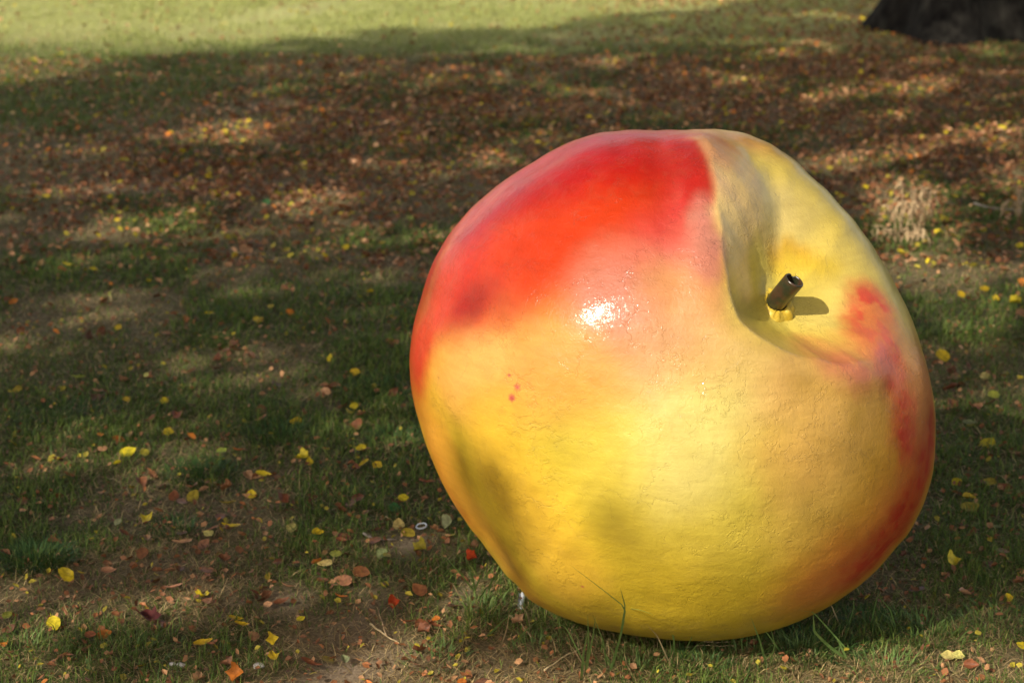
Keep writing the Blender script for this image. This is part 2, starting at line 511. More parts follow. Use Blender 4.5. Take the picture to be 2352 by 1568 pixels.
def build_apple():
    D, F = ico(8 if True else 7)
    phi = np.arctan2(D[:, 1], D[:, 0])
    w = D[:, 0] ** 2 + D[:, 1] ** 2
    # cavity
    ang = np.arccos(np.clip(D @ CAV, -1, 1))
    psi = np.arctan2(D @ E2, D @ E1)
    rim = np.interp(psi, PH, RIMT)
    t = ang / rim
    # left and lower-left wall is crisp, the right opens softly
    crisp = sstep(-0.75, 0.15, np.cos(psi - R(203)))
    fs = np.where(t < 1, np.cos(np.clip(t, 0, 1) * np.pi / 2) ** 2, 0)
    tt = np.clip(t, 0, 1.1)
    fc = np.clip(1.02 - tt ** 2.1, 0, 1) ** 1.08
    fc = np.minimum(fc, 1.0)
    soft_in = np.exp(-(ang / 0.10) ** 2)
    f = fs * (1 - crisp) + fc * crisp
    f = f * (1 - soft_in) + soft_in * (0.93 + 0.07 * np.cos(ang / 0.1))
    cav = -0.215 * f * (1 - 0.66 * np.exp(-((((psi - R(115) + np.pi) % (2 * np.pi)) - np.pi) / 0.8) ** 2) * sstep(0.15, 0.5, ang))
    lobe = 0.015 * np.exp(-((t - 1.18) / 0.22) ** 2) * (0.4 + 0.6 * crisp)
    feat = cav + lobe
    for pts, ww, a in BUMPS:
        dd = stroke_dist(D, pts)
        feat = feat + a * np.exp(-(dd / ww) ** 2)
    # handmade unevenness
    q = D * 1.0
    feat = feat + 0.006 * (fnoise(q[:, 0] + 3, q[:, 1] + q[:, 2] * .7, 3.2, 51, 3) - 0.5) + 0.004 * (fnoise(q[:, 2] + 3, q[:, 1] - q[:, 0] * .6, 5.2, 55, 3) - 0.5)
    Rs = np.ones_like(PH)
    M = np.stack([XC, YC, ZC], 1)
    kern = np.exp(-np.linspace(-2, 2, 17) ** 2); kern /= kern.sum()
    for it in range(6):
        rs = np.interp(phi, PH, Rs)
        r = RB * ((rs * w + 1.0 * (1 - w)) + feat)
        P = AC + (D * r[:, None]) @ M.T
        vx, vy, _ = project(P)
        a = np.arctan2(-(vy - VC[1]), vx - VC[0])
        rad = np.hypot(vx - VC[0], vy - VC[1])
        idx = np.clip(np.round((a + np.pi) / (2 * np.pi) * 240).astype(int), 0, 240)
        mx = np.zeros(241)
        np.maximum.at(mx, idx, rad)
        mx[0] = mx[240] = max(mx[0], mx[240])
        cur = np.interp(PH, np.linspace(-np.pi, np.pi, 241), mx)
        ratio = TARGET / cur
        ratio = np.convolve(np.concatenate([ratio[-9:-1], ratio, ratio[1:9]]), kern, 'valid')
        Rs = Rs * ratio
    print('apple fit err px', np.abs(TARGET - cur).max(), 'lowest z', P[:, 2].min(), 'centre', AC, 'R', RB)
    # ---- paint
    depth = np.linalg.norm(P - CAM, axis=1)
    def on_surface(q):
        dd = (vx - q[0]) ** 2 + (vy - q[1]) ** 2
        near = np.where(dd < max(dd.min() * 1.5, 30))[0]
        return D[near[np.argmin(depth[near])]]
    nw = 0.10 * (np.stack([fnoise(D[:, 0] + 5, D[:, 1] + D[:, 2], 4, 61), fnoise(D[:, 1] + 5, D[:, 2] - D[:, 0], 4, 64), fnoise(D[:, 2] + 5, D[:, 0] + D[:, 1], 4, 67)], 1) - 0.5)
    nf = 0.035 * (np.stack([fnoise(D[:, 0] * 1 + 5, D[:, 1] + D[:, 2], 22, 71), fnoise(D[:, 1] + 5, D[:, 2] - D[:, 0], 22, 74), fnoise(D[:, 2] + 5, D[:, 0] + D[:, 1], 22, 77)], 1) - 0.5)
    Dw = D + nw + nf
    YEL, YEL2, PALE, ORA, RED, DRED = (0.66, 0.47, 0.032), (0.67, 0.53, 0.080), (0.70, 0.59, 0.20), (0.72, 0.26, 0.035), (0.46, 0.010, 0.006), (0.42, 0.012, 0.012)
    PEACH, TAN, MAUVE, PINK, CREAM = (0.70, 0.33, 0.11), (0.60, 0.37, 0.12), (0.50, 0.17, 0.12), (0.72, 0.16, 0.12), (0.68, 0.46, 0.20)
    col = np.tile(np.array(YEL), (len(D), 1))
    DULL = 0.72
    PAINT = [  # points, inner radius, outer radius, colour, strength
        ([(1650, 1100), (1480, 1000), (1700, 900)], 0.10, 0.55, YEL2, 0.9),
        ([(1560, 1060), (1600, 1000)], 0.05, 0.30, PALE, 0.7),
        ([(1500, 830), (1720, 860)], 0.02, 0.28, PALE, 0.6),
        ([(1700, 800), (1640, 930)], 0.0, 0.22, (0.66, 0.56, 0.14), 0.7),
        ([(1850, 870), (1960, 900), (1900, 1010)], 0.08, 0.36, PEACH, 0.6),
        ([(1850, 1050), (1870, 1180)], 0.05, 0.32, (0.70, 0.42, 0.09), 0.55),
        ([(1230, 830), (1330, 830), (1500, 790)], 0.08, 0.32, (0.72, 0.36, 0.08), 0.7),
        ([(1160, 660), (1320, 720), (1060, 780)], 0.10, 0.38, (0.74, 0.30, 0.06), 0.85),
        ([(1110, 800), (1060, 860)], 0.0, 0.22, (0.76, 0.40, 0.10), 0.8),
        ([(950, 860), (985, 1000), (1060, 1180)], 0.0, 0.22, (0.68, 0.20, 0.02), 0.85),
        ([(1000, 1000), (1090, 1180), (1200, 1350)], 0.02, 0.24, (0.70, 0.34, 0.04), 0.8),
        ([(1130, 1020), (1200, 1180), (1300, 1330)], 0.05, 0.26, (0.76, 0.43, 0.045), 0.6),  # ochre wash that warms the leaf shade here through the colour
        # right flank
        ([(2130, 940), (2115, 1080), (2050, 1220), (1960, 1310)], 0.08, 0.46, (0.64, 0.17, 0.035), 0.85),
        ([(2140, 1000), (2100, 1140), (2060, 1220), (2000, 1290)], 0.02, 0.22, RED, 0.95, 30),
        ([(2050, 860), (2075, 930), (2080, 1010)], 0.03, 0.15, (0.60, 0.04, 0.02), 0.95, 30),
        ([(2100, 860), (2115, 950)], 0.0, 0.20, PEACH, 0.45),
        ([(1985, 890), (1970, 960)], 0.0, 0.09, (0.55, 0.32, 0.05), 0.6),
        # back and far lobe
        ([(1650, 300), (1700, 330), (1640, 380)], 0.05, 0.40, (0.70, 0.30, 0.12), 0.8),
        ([(1800, 420), (1900, 520), (1960, 620)], 0.10, 0.32, (0.70, 0.53, 0.11), 0.95),
        ([(1800, 480), (1740, 560)], 0.05, 0.25, (0.72, 0.55, 0.18), 0.9),
        ([(1640, 400), (1665, 560), (1690, 480)], 0.02, 0.20, (0.66, 0.44, 0.17), 0.8),
        # cavity
        ([(1730, 690), (1800, 700), (1700, 620)], 0.12, 0.26, (0.72, 0.56, 0.10), 0.95),
        ([(1690, 620), (1720, 640)], 0.02, 0.14, (0.70, 0.52, 0.04), 0.9),
        ([(1790, 600), (1850, 590)], 0.0, 0.10, (0.66, 0.36, 0.02), 0.85),
        ([(1790, 620), (1900, 620)], 0.0, 0.10, (0.72, 0.50, 0.03), 0.7),
        ([(1880, 740), (1920, 690)], 0.0, 0.16, (0.74, 0.57, 0.14), 0.9),
        # red patch
        ([(-0.74, 0.62, 0.2), (-0.5, 0.85, 0.1), (-0.25, 0.95, 0.15), (-0.5, 0.8, -0.3)], 0.26, 0.42, (0.48, 0.010, 0.006), 1.0),
        ([(-0.99, 0.15, 0.1), (-0.9, 0.40, 0.0)], 0.12, 0.42, (0.54, 0.035, 0.008), 0.95),
        ([(-0.99, -0.12, 0.05), (-0.93, -0.38, -0.05), (-0.8, -0.6, -0.1)], 0.06, 0.34, (0.60, 0.16, 0.015), 0.8),
        ([(1100, 560), (1250, 470), (1440, 380), (1520, 380)], 0.20, 0.44, RED, 1.0),
        ([(1020, 640), (975, 740), (960, 800)], 0.06, 0.22, (0.62, 0.05, 0.02), 0.95),
        ([(1180, 590), (1320, 560), (1440, 530)], 0.12, 0.34, (0.60, 0.045, 0.008), 0.95),
        ([(1530, 330), (1590, 400), (1600, 460)], 0.03, 0.16, (0.52, 0.03, 0.02), 0.75),
        ([(1560, 520), (1610, 480)], 0.04, 0.22, (0.62, 0.06, 0.05), 0.85),
        ([(1580, 620), (1600, 560)], 0.02, 0.20, (0.64, 0.15, 0.10), 0.8),
        ([(1400, 660), (1520, 670)], 0.03, 0.24, (0.62, 0.20, 0.10), 0.75),
        ([(1420, 640), (1510, 720), (1540, 660)], 0.05, 0.27, MAUVE, 0.6),
        ([(1615, 500), (1635, 450), (1640, 560)], 0.0, 0.07, (0.60, 0.26, 0.20), 0.75),
        ([(1560, 640), (1600, 700)], 0.0, 0.16, PEACH, 0.7),
        ([(1640, 760), (1520, 800)], 0.02, 0.24, (0.64, 0.34, 0.13), 0.6),
        ([(1150, 700)], 0.0, 0.12, (0.45, 0.10, 0.02), 0.6),  # dark blotch: a leaf shadow put into the paint colour
        ([(1030, 560), (960, 740), (1150, 430)], 0.0, 0.07, (0.70, 0.16, 0.04), 0.45),  # thin edge reflection along the outline, put into the colour
        # pale wall of the valley behind the fold, lightened in colour against its shade
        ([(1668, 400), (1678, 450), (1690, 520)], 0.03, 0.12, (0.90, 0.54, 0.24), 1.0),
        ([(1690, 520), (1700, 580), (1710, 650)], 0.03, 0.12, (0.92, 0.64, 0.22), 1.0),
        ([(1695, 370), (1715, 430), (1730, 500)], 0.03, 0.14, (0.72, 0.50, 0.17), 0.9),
        ([(1655, 360), (1640, 325)], 0.03, 0.13, (0.66, 0.32, 0.14), 0.9),
        ([(1560, 330), (1590, 380), (1608, 440)], 0.0, 0.09, (0.50, 0.025, 0.015), 0.9),
        # red and mauve carried over to the crest of the fold
        ([(1575, 335), (1597, 370), (1610, 420), (1614, 455)], 0.03, 0.085, (0.44, 0.018, 0.012), 0.95),
        ([(1618, 480), (1624, 540), (1632, 600)], 0.01, 0.09, (0.56, 0.20, 0.14), 0.75),
        # blush by the rim on the right
        ([(2000, 700), (2005, 760), (2020, 790)], 0.04, 0.17, (0.66, 0.07, 0.04), 0.95, 30),
        ([(2005, 815), (2015, 800)], 0.0, 0.045, (0.42, 0.10, 0.16), 0.6),
        ([(1900, 815), (1980, 850), (2040, 850)], 0.0, 0.14, (0.66, 0.17, 0.09), 0.8, 24),
        ([(1960, 780), (2030, 740)], 0.0, 0.10, (0.72, 0.22, 0.08), 0.5),
    ]
    for entry in PAINT:
        pts, r0, r1, c, k = entry[:5]
        pp = [on_surface(q) if len(q) == 2 else np.array(q) / np.linalg.norm(q) for q in pts]
        dd = stroke_dist(Dw, pp)
        m = (1 - sstep(r0, r1, dd)) * k
        if len(entry) > 5:      # dry brushed: the coat breaks up into streaks and specks
            q = entry[5]
            sp = (fnoise(D[:, 0] * q + 90, D[:, 1] * q + 90, 1.0, 33, 3) + fnoise(D[:, 1] * q + 90, D[:, 2] * q + 90, 1.0, 36, 3) + fnoise(D[:, 2] * q + 90, D[:, 0] * q + 90, 1.0, 39, 3)) / 3
            sp = (sp - 0.5) * 1.7 + 0.5
            m = np.clip(m * (0.74 + 0.28 * sstep(0.36, 0.62, sp)), 0, 1)
        col = col * (1 - m[:, None]) + np.array(c) * m[:, None]
    for q, rr in (((1185, 893), 0.013), ((1173, 916), 0.014), ((1165, 860), 0.008), ((1335, 1350), 0.008)):
        m = 1 - sstep(rr * 0.6, rr, np.linalg.norm(D + nf * 0.2 - on_surface(q), axis=1))
        col = col * (1 - m[:, None]) + np.array((0.50, 0.08, 0.07)) * m[:, None]
    root = empty('apple_sculpture', (AC[0], AC[1], 0.0))
    tag(root, 'giant red and yellow painted apple sculpture lying on the lawn', 'sculpture')
    Pl = P - np.array([AC[0], AC[1], 0.0])
    col = col * DULL
    body = new_mesh('fruit_body', Pl, F.ravel(), np.full(len(F), 3), apple_material(), cols=col, parent=root)
    # stem: cut steel tube
    base = P[np.argmin(np.linalg.norm(D - on_surface((1783, 692)), axis=1))]
    return root, body, base, P, D

def apple_material():
    k = NT('painted_apple')
    vec = k.n('ShaderNodeTexCoord').outputs['Object']
    c = k.n('ShaderNodeVertexColor', layer_name='tint').outputs[0]
    # brush streaks and worn speckle
    n1 = k.noise(vec, 7, 4, 0.6, 0.6)
    n2 = k.noise(vec, 55, 4, 0.6)
    n3 = k.noise(vec, 2.2, 2, 0.5)
    mp = k.n('ShaderNodeMapping'); mp.inputs['Scale'].default_value = (9, 9, 70); mp.inputs['Rotation'].default_value = (0.6, 0.5, 0.2)
    k.l(vec, mp.inputs[0])
    st = k.noise(mp.outputs[0], 1.0, 4, 0.6)
    c = k.mix(1.0, c, k.ramp(n1.outputs[0], [(0.3, (0.86, 0.86, 0.80)), (0.7, (1.06, 1.06, 1.1))]), 'MULTIPLY')
    c = k.mix(1.0, c, k.ramp(st.outputs[0], [(0.3, (0.93, 0.92, 0.9)), (0.7, (1.04, 1.04, 1.04))]), 'MULTIPLY')
    # cracks in the paint
    wv = k.noise(vec, 9, 4, 0.7)
    add = k.n('ShaderNodeVectorMath', operation='MULTIPLY_ADD')
    k.l(wv.outputs[1], add.inputs[0]); add.inputs[1].default_value = (0.16, 0.16, 0.16); k.l(vec, add.inputs[2])
    vo = k.n('ShaderNodeTexVoronoi', feature='DISTANCE_TO_EDGE')
    vo.inputs['Scale'].default_value = 8.5
    k.l(add.outputs[0], vo.inputs['Vector'])
    line = k.ramp(vo.outputs['Distance'], [(0.0, 1.0), (0.014, 0.0)])
    msk = k.noise(vec, 5.5, 4, 0.7)
    mk = k.ramp(msk.outputs[0], [(0.53, 0.0), (0.60, 1.0)])
    crack = k.math('MULTIPLY', line, mk)
    # small chips
    vd = k.n('ShaderNodeTexVoronoi'); vd.inputs['Scale'].default_value = 34
    k.l(add.outputs[0], vd.inputs['Vector'])
    chip = k.math('MULTIPLY', k.ramp(vd.outputs['Distance'], [(0.10, 1.0), (0.16, 0.0)]), k.ramp(k.noise(vec, 9, 2).outputs[0], [(0.62, 0.0), (0.68, 1.0)]))
    c = k.mix(k.math('MULTIPLY', crack, 0.10), c, (0.16, 0.09, 0.03))
    c = k.mix(k.math('MULTIPLY', chip, 0.15), c, (0.20, 0.12, 0.05))
    # grime, thicker towards the ground
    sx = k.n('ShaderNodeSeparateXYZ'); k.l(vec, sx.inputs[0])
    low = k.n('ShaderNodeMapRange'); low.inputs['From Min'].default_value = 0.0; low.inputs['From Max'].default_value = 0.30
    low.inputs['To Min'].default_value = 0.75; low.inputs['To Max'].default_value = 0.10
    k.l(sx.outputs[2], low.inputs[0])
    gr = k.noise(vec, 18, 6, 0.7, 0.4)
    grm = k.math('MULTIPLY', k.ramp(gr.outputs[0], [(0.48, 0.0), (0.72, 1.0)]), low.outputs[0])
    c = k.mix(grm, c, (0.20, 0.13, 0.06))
    # paint layers of uneven thickness (flaked edges)
    fl = k.noise(add.outputs[0], 6, 6, 0.65)
    flake = k.ramp(fl.outputs[0], [(0.495, 0.0), (0.505, 1.0)])
    flm = k.math('MULTIPLY', flake, k.ramp(k.noise(vec, 3.3, 3).outputs[0], [(0.45, 0.0), (0.6, 1.0)]))
    h = k.math('MULTIPLY', n2.outputs[0], 0.55)
    h = k.math('MULTIPLY_ADD', flm, 0.55, h)
    h = k.math('MULTIPLY_ADD', crack, -0.55, h)
    h = k.math('MULTIPLY_ADD', chip, -0.5, h)
    h = k.math('MULTIPLY_ADD', k.noise(add.outputs[0], 24, 5, 0.7).outputs[0], 1.3, h)
    bp = k.n('ShaderNodeBump'); bp.inputs['Strength'].default_value = 0.6; bp.inputs['Distance'].default_value = 0.0035
    k.l(h, bp.inputs['Height'])
    p = k.n('ShaderNodeBsdfPrincipled')
    k.l(c, p.inputs['Base Color'])
    k.l(bp.outputs[0], p.inputs['Normal'])
    rr = k.ramp(n3.outputs[0], [(0.35, 0.34), (0.65, 0.48)])
    k.l(rr, p.inputs['Roughness'])
    p.inputs['Specular IOR Level'].default_value = 0.15
    p.inputs['Coat Weight'].default_value = 0.30
    p.inputs['Coat Roughness'].default_value = 0.10
    p.inputs['Coat IOR'].default_value = 1.48
    bc = k.n('ShaderNodeBump'); bc.inputs['Strength'].default_value = 0.30; bc.inputs['Distance'].default_value = 0.0025
    k.l(h, bc.inputs['Height'])
    k.l(bc.outputs[0], p.inputs['Coat Normal'])
    k.l(p.outputs[0], k.out.inputs['Surface'])
    return k.m

apple, apple_body, STEM_BASE, AP, AD = build_apple()

def build_stem():
    # direction: up right and towards the viewer
    ax = XC * 0.36 + YC * 0.47 + ZC * 0.80
    ax /= np.linalg.norm(ax)
    base = STEM_BASE - ax * 0.03
    L, ro, ri = 0.155, 0.0280, 0.0220
    u = np.cross(ax, np.array([0, 0, 1.0])); u /= np.linalg.norm(u)
    v = np.cross(ax, u)
    bm = bmesh.new()
    n = 40
    rings = []
    prof = [(0.0, ro), (0.04, ro), (0.10, ro * 1.0), (L - 0.004, ro), (L, ro - 0.002), (L, ri + 0.001), (L - 0.004, ri), (0.05, ri)]
    for j, (s, r) in enumerate(prof):
        ring = []
        for i in range(n):
            a = 2 * math.pi * i / n
            cut = 0.012 * math.cos(a - 0.9) * (1 if j >= 3 and j < 7 else 0)
            notch = -0.009 * math.exp(-((((a - 4.2 + math.pi) % (2 * math.pi)) - math.pi) / 0.22) ** 2) if 3 <= j < 7 else 0
            rag = (0.004 * mnoise.noise(Vector((i * 0.9, j, 0)))) if j in (3, 4, 5, 6) else 0
            p = base + ax * (s + cut + notch + rag * 0.4) + (u * math.cos(a) + v * math.sin(a)) * r * (1 + 0.012 * mnoise.noise(Vector((math.cos(a) * 2, math.sin(a) * 2, s * 30))))
            ring.append(bm.verts.new(p - np.array([AC[0], AC[1], 0])))
        rings.append(ring)
    for a, b in zip(rings[:-1], rings[1:]):
        for i in range(n):
            bm.faces.new((a[i], a[(i + 1) % n], b[(i + 1) % n], b[i]))
    bm.faces.new(rings[-1])
    for f in bm.faces: f.smooth = True
    bmesh.ops.recalc_face_normals(bm, faces=bm.faces)
    me = bpy.data.meshes.new('stem'); bm.to_mesh(me); bm.free()
    k = NT('worn_brown_steel')
    vec = k.n('ShaderNodeTexCoord').outputs['Object']
    nz = k.noise(vec, 22, 5, 0.65)
    col = k.ramp(nz.outputs[0], [(0.36, (0.010, 0.022, 0.010)), (0.50, (0.032, 0.028, 0.014)), (0.60, (0.06, 0.028, 0.015)), (0.68, (0.045, 0.042, 0.022))])
    p = k.n('ShaderNodeBsdfPrincipled'); p.inputs['Roughness'].default_value = 0.28
    p.inputs['Specular IOR Level'].default_value = 0.6
    b = k.n('ShaderNodeBump'); b.inputs['Strength'].default_value = 0.3; b.inputs['Distance'].default_value = 0.002
    k.l(nz.outputs[0], b.inputs['Height']); k.l(b.outputs[0], p.inputs['Normal'])
    k.l(col, p.inputs['Base Color']); k.l(p.outputs[0], k.out.inputs['Surface'])
    me.materials.append(k.m)
    o = bpy.data.objects.new('stem', me); C.objects.link(o); o.parent = apple
    tag(o, 'cut brown steel tube serving as the stem')
    # ragged collar of thick yellow filler round the foot of the tube
    bm = bmesh.new()
    nrm = (CAV[0] * XC + CAV[1] * YC + CAV[2] * ZC)
    nrm = 0.5 * ax + 0.5 * nrm; nrm /= np.linalg.norm(nrm)
    ctr = STEM_BASE
    rings = []
    n = 48
    for j, (r, hh) in enumerate(((0.0295, 0.010), (0.035, 0.013), (0.043, 0.008), (0.053, 0.001), (0.061, -0.012))):
        ring = []
        for i in range(n):
            a = 2 * math.pi * i / n
            rg = mnoise.noise(Vector((math.cos(a) * 2.4, math.sin(a) * 2.4, 1.7)))
            rg2 = mnoise.noise(Vector((math.cos(a) * 9, math.sin(a) * 9, j * 0.8)))
            rr = r * (1 + (0.22 * rg if j > 1 else 0.0)) + 0.0015 * rg2
            hz = hh + (0.007 * rg2 + 0.006 * rg if j < 3 else 0)
            p = ctr + (u * math.cos(a) + v * math.sin(a)) * rr + nrm * hz
            ring.append(bm.verts.new(p - np.array([AC[0], AC[1], 0])))
        rings.append(ring)
    for a, b in zip(rings[:-1], rings[1:]):
        for i in range(n):
            f = bm.faces.new((a[i], a[(i + 1) % n], b[(i + 1) % n], b[i])); f.smooth = True
    bmesh.ops.recalc_face_normals(bm, faces=bm.faces)
    me = bpy.data.meshes.new('stem_collar'); bm.to_mesh(me); bm.free()
    me.materials.append(simple_mat('yellow_filler', (0.44, 0.29, 0.02), (0.58, 0.42, 0.06), 0.4, 60, 0.6))
    o = bpy.data.objects.new('stem_collar', me); C.objects.link(o); o.parent = apple
    tag(o, 'ragged ring of thick yellow paint at the foot of the stem')
build_stem()
build_grass()

# ------------------------------------------------------------------ where sunlight reaches
LIT_GROUND = [(600, 200, 62, 10, -4, 1), (530, 307, 115, 15, -4, 1), (190, 345, 55, 8, -4, .7), (300, 522, 160, 13, -3, 1), (450, 490, 55, 9, -6, .9), (240, 505, 60, 8, 0, .7),
              (760, 462, 90, 12, -4, .8), (1080, 112, 110, 8, -4, .5), (1400, 145, 55, 9, 0, .8), (2120, 205, 85, 13, -4, 1), (2240, 312, 130, 13, -4, 1),
              (1930, 372, 95, 16, 0, 1), (1250, 320, 60, 10, 0, .6), (850, 170, 70, 8, -4, .5), (900, 330, 80, 10, -4, .5), (2330, 340, 60, 12, 0, .8), (2040, 270, 70, 8, -3, .6),
              (420, 830, 60, 16, 0, .8), (500, 450, 70, 8, 0, .4), (760, 520, 90, 14, -5, .5), (830, 545, 40, 12, 0, .7), (2080, 490, 90, 50, 0, .9), (2120, 600, 120, 40, 10, .8),
              (2250, 700, 120, 60, 0, .6), (2330, 420, 60, 20, 0, .7), (60, 1545, 130, 35, 0, .8), (520, 620, 60, 10, 0, .35), (380, 1180, 60, 25, 0, .3), (560, 1180, 50, 20, 0, .35),
              (2100, 1090, 60, 50, 0, .5), (2290, 1000, 60, 60, 0, .5), (2300, 1200, 60, 60, 0, .4), (560, 1480, 90, 30, 0, .4), (900, 930, 60, 25, 0, .35), (250, 700, 80, 14, 0, .3)]
TOPX = [-3000, 0, 230, 430, 560, 700, 850, 1000, 1150, 1300, 1400, 1500, 1700, 1900, 2400, 5000]
TOPY = [420, 198, 164, 118, 102, 86, 80, 74, 68, 58, 42, 28, 10, -4, -40, -150]
BOTX = [-500, 300, 560, 680, 800, 920, 1000, 1100, 1180, 1300, 1500, 1800, 1900, 2050, 2200, 2352, 3500]
BOTY = [1640, 1640, 1600, 1540, 1480, 1410, 1350, 1290, 1270, 1270, 1300, 1380, 1385, 1400, 1440, 1430, 1430]

def lit_ground(vx, vy, gx, gy):
    L = np.zeros(len(vx))
    wob = (fnoise(gx, gy, 1.6, 81, 3) - 0.5)
    for x, y, rx, ry, rot, k in LIT_GROUND:
        b = blob(vx + wob * rx * 1.2, vy + wob * ry * 1.6, x, y, rx, ry * 1.6, rot)
        L = np.maximum(L, min(1, k * 1.3) * sstep(0.12, 0.36, b))
    ty = np.interp(vx, TOPX, TOPY) + wob * 30
    L = np.maximum(L, sstep(4, -4, vy - ty) * (vy > -580))
    by = np.interp(vx, BOTX, BOTY) + wob * 120
    foreground = sstep(-15, 25, vy - by) * 1.0
    L = np.maximum(L, foreground * np.where(fnoise(gx, gy, 2.5, 85, 3) < 0.33, 0.4, 1))
    flecks = sstep(0.57, 0.66, fnoise(gx, gy, 2.6, 91, 3)) * 0.9
    thin = 0.26 * sstep(420, 620, vy) * sstep(1620, 1500, vy) * sstep(0.25, 0.55, fnoise(gx, gy, 1.1, 95, 2))
    return np.maximum(np.maximum(L, flecks), thin)

SHADE_APPLE = [([(1135, 700), (1160, 670)], 55, .36), ([(1215, 845)], 34, .22), ([(1020, 1020), (1085, 1160), (1150, 1290)], 24, .6), ([(1140, 1100), (1210, 1240), (1330, 1400)], 30, .5),
               ([(1300, 1140), (1400, 1230), (1490, 1330)], 44, .5), ([(1520, 930), (1470, 980)], 30, .3), ([(1250, 120)], 5, .1),
               ([(1440, 700)], 40, .3), ([(985, 620), (960, 760)], 26, .25), ([(1850, 1190), (1990, 1100)], 45, .35), ([(2060, 1200), (1900, 1370)], 45, .45), ([(1680, 860)], 35, .35),
               ([(2080, 800), (2120, 950)], 25, .3), ([(1960, 930)], 30, .3), ([(1250, 100)], 5, .1), ([(1680, 1330), (1500, 1420)], 40, .25)]
def lit_apple(vx, vy):
    S = np.zeros(len(vx))
    for pts, r, k in SHADE_APPLE:
        d = np.full(len(vx), 1e9)
        q = pts + pts[:1] if len(pts) == 1 else pts
        for a, b in zip(q[:-1], q[1:]):
            a, b = np.array(a, float), np.array(b, float)
            ab = b - a
            t = np.clip(((vx - a[0]) * ab[0] + (vy - a[1]) * ab[1]) / max(ab @ ab, 1e-6), 0, 1)
            d = np.minimum(d, np.hypot(vx - a[0] - t * ab[0], vy - a[1] - t * ab[1]))
        S = np.maximum(S, 0.58 * k * sstep(r * 1.35, r * 0.4, d))
    return 1 - S

def sunlight_wanted(P):
    """for points in the crowns: share of light that passes there"""
    # first hit: the apple, taken as a ball
    oc = P - AC
    b = oc @ (-SUN)
    disc = b * b - (np.einsum('ij,ij->i', oc, oc) - (RB * 1.03) ** 2)
    hit = disc > 0
    t = -b - np.sqrt(np.maximum(disc, 0))
    H = P - SUN * t[:, None]
    hx, hy, _ = project(H)
    G = P - SUN * (P[:, 2] / SUN[2])[:, None]
    vx, vy, vz = project(G)
    lg = lit_ground(vx, vy, G[:, 0], G[:, 1])
    lg = np.where(vz < 1.0, 0.25, lg)
    la = lit_apple(hx, hy)
    facing = (H - AC) @ ZC > 0.1
    la = np.where(facing, la, 1.0)
    return np.where(hit, la, lg), hit

# ------------------------------------------------------------------ trees
def tube(bm, pts, rads, n=10, wob=0.0):
    rings = []
    for i, (p, r) in enumerate(zip(pts, rads)):
        p = Vector(p)
        a = Vector(pts[min(i + 1, len(pts) - 1)]) - Vector(pts[max(i - 1, 0)])
        a.normalize()
        u = a.orthogonal().normalized() if i == 0 else (u - a * u.dot(a)).normalized()
        v = a.cross(u)
        rings.append([bm.verts.new(p + (u * math.cos(2 * math.pi * k / n) + v * math.sin(2 * math.pi * k / n)) * r * (1 + wob * mnoise.noise(p * 3 + Vector((k, 0, 0))))) for k in range(n)])
    for a, b in zip(rings[:-1], rings[1:]):
        for k in range(n):
            f = bm.faces.new((a[k], a[(k + 1) % n], b[(k + 1) % n], b[k])); f.smooth = True
    bm.faces.new(rings[-1])
    bm.faces.new(rings[0][::-1])

def bark_material():
    k = NT('bark')
    vec = k.n('ShaderNodeTexCoord').outputs['Object']
    mp = k.n('ShaderNodeMapping'); mp.inputs['Scale'].default_value = (1, 1, 0.22)
    k.l(vec, mp.inputs[0])
    n = k.noise(mp.outputs[0], 14, 6, 0.65, 0.4)
    c = k.ramp(n.outputs[0], [(0.35, (0.006, 0.005, 0.004)), (0.6, (0.022, 0.020, 0.016)), (0.8, (0.020, 0.024, 0.015))])
    p = k.n('ShaderNodeBsdfPrincipled'); p.inputs['Roughness'].default_value = 0.95
    p.inputs['Specular IOR Level'].default_value = 0.1
    b = k.n('ShaderNodeBump'); b.inputs['Strength'].default_value = 0.9; b.inputs['Distance'].default_value = 0.04
    k.l(n.outputs[0], b.inputs['Height']); k.l(b.outputs[0], p.inputs['Normal'])
    k.l(c, p.inputs['Base Color']); k.l(p.outputs[0], k.out.inputs['Surface'])
    return k.m
M_BARK = bark_material()

def trunk_mesh(bm, h, r0, r1, flare, seed, lean=(0, 0)):
    nz_, na = 70, 120
    rings = []
    for j in range(nz_):
        s = (j / (nz_ - 1)) ** 1.6
        z = -0.15 + s * (h + 0.15)
        ring = []
        for i in range(na):
            a = 2 * math.pi * i / na
            r = r0 + (r1 - r0) * s
            fl = flare * math.exp(-max(z, 0) / 0.42) * (0.75 + 0.5 * math.sin(a * 3 + seed) * math.sin(a * 2 + seed * 2) + 0.35 * math.sin(a * 5 + seed))
            ridge = 0.022 * abs(mnoise.noise(Vector((math.cos(a) * 7, math.sin(a) * 7, z * 0.9 + seed)))) * 2 + 0.04 * mnoise.noise(Vector((math.cos(a) * 2, math.sin(a) * 2, z * 0.6 + seed)))
            rr = r + max(fl, 0) + ridge
            ring.append(bm.verts.new((math.cos(a) * rr + lean[0] * z, math.sin(a) * rr + lean[1] * z, z)))
        rings.append(ring)
    for a, b in zip(rings[:-1], rings[1:]):
        for k in range(na):
            f = bm.faces.new((a[k], a[(k + 1) % na], b[(k + 1) % na], b[k])); f.smooth = True
    bm.faces.new(rings[-1])

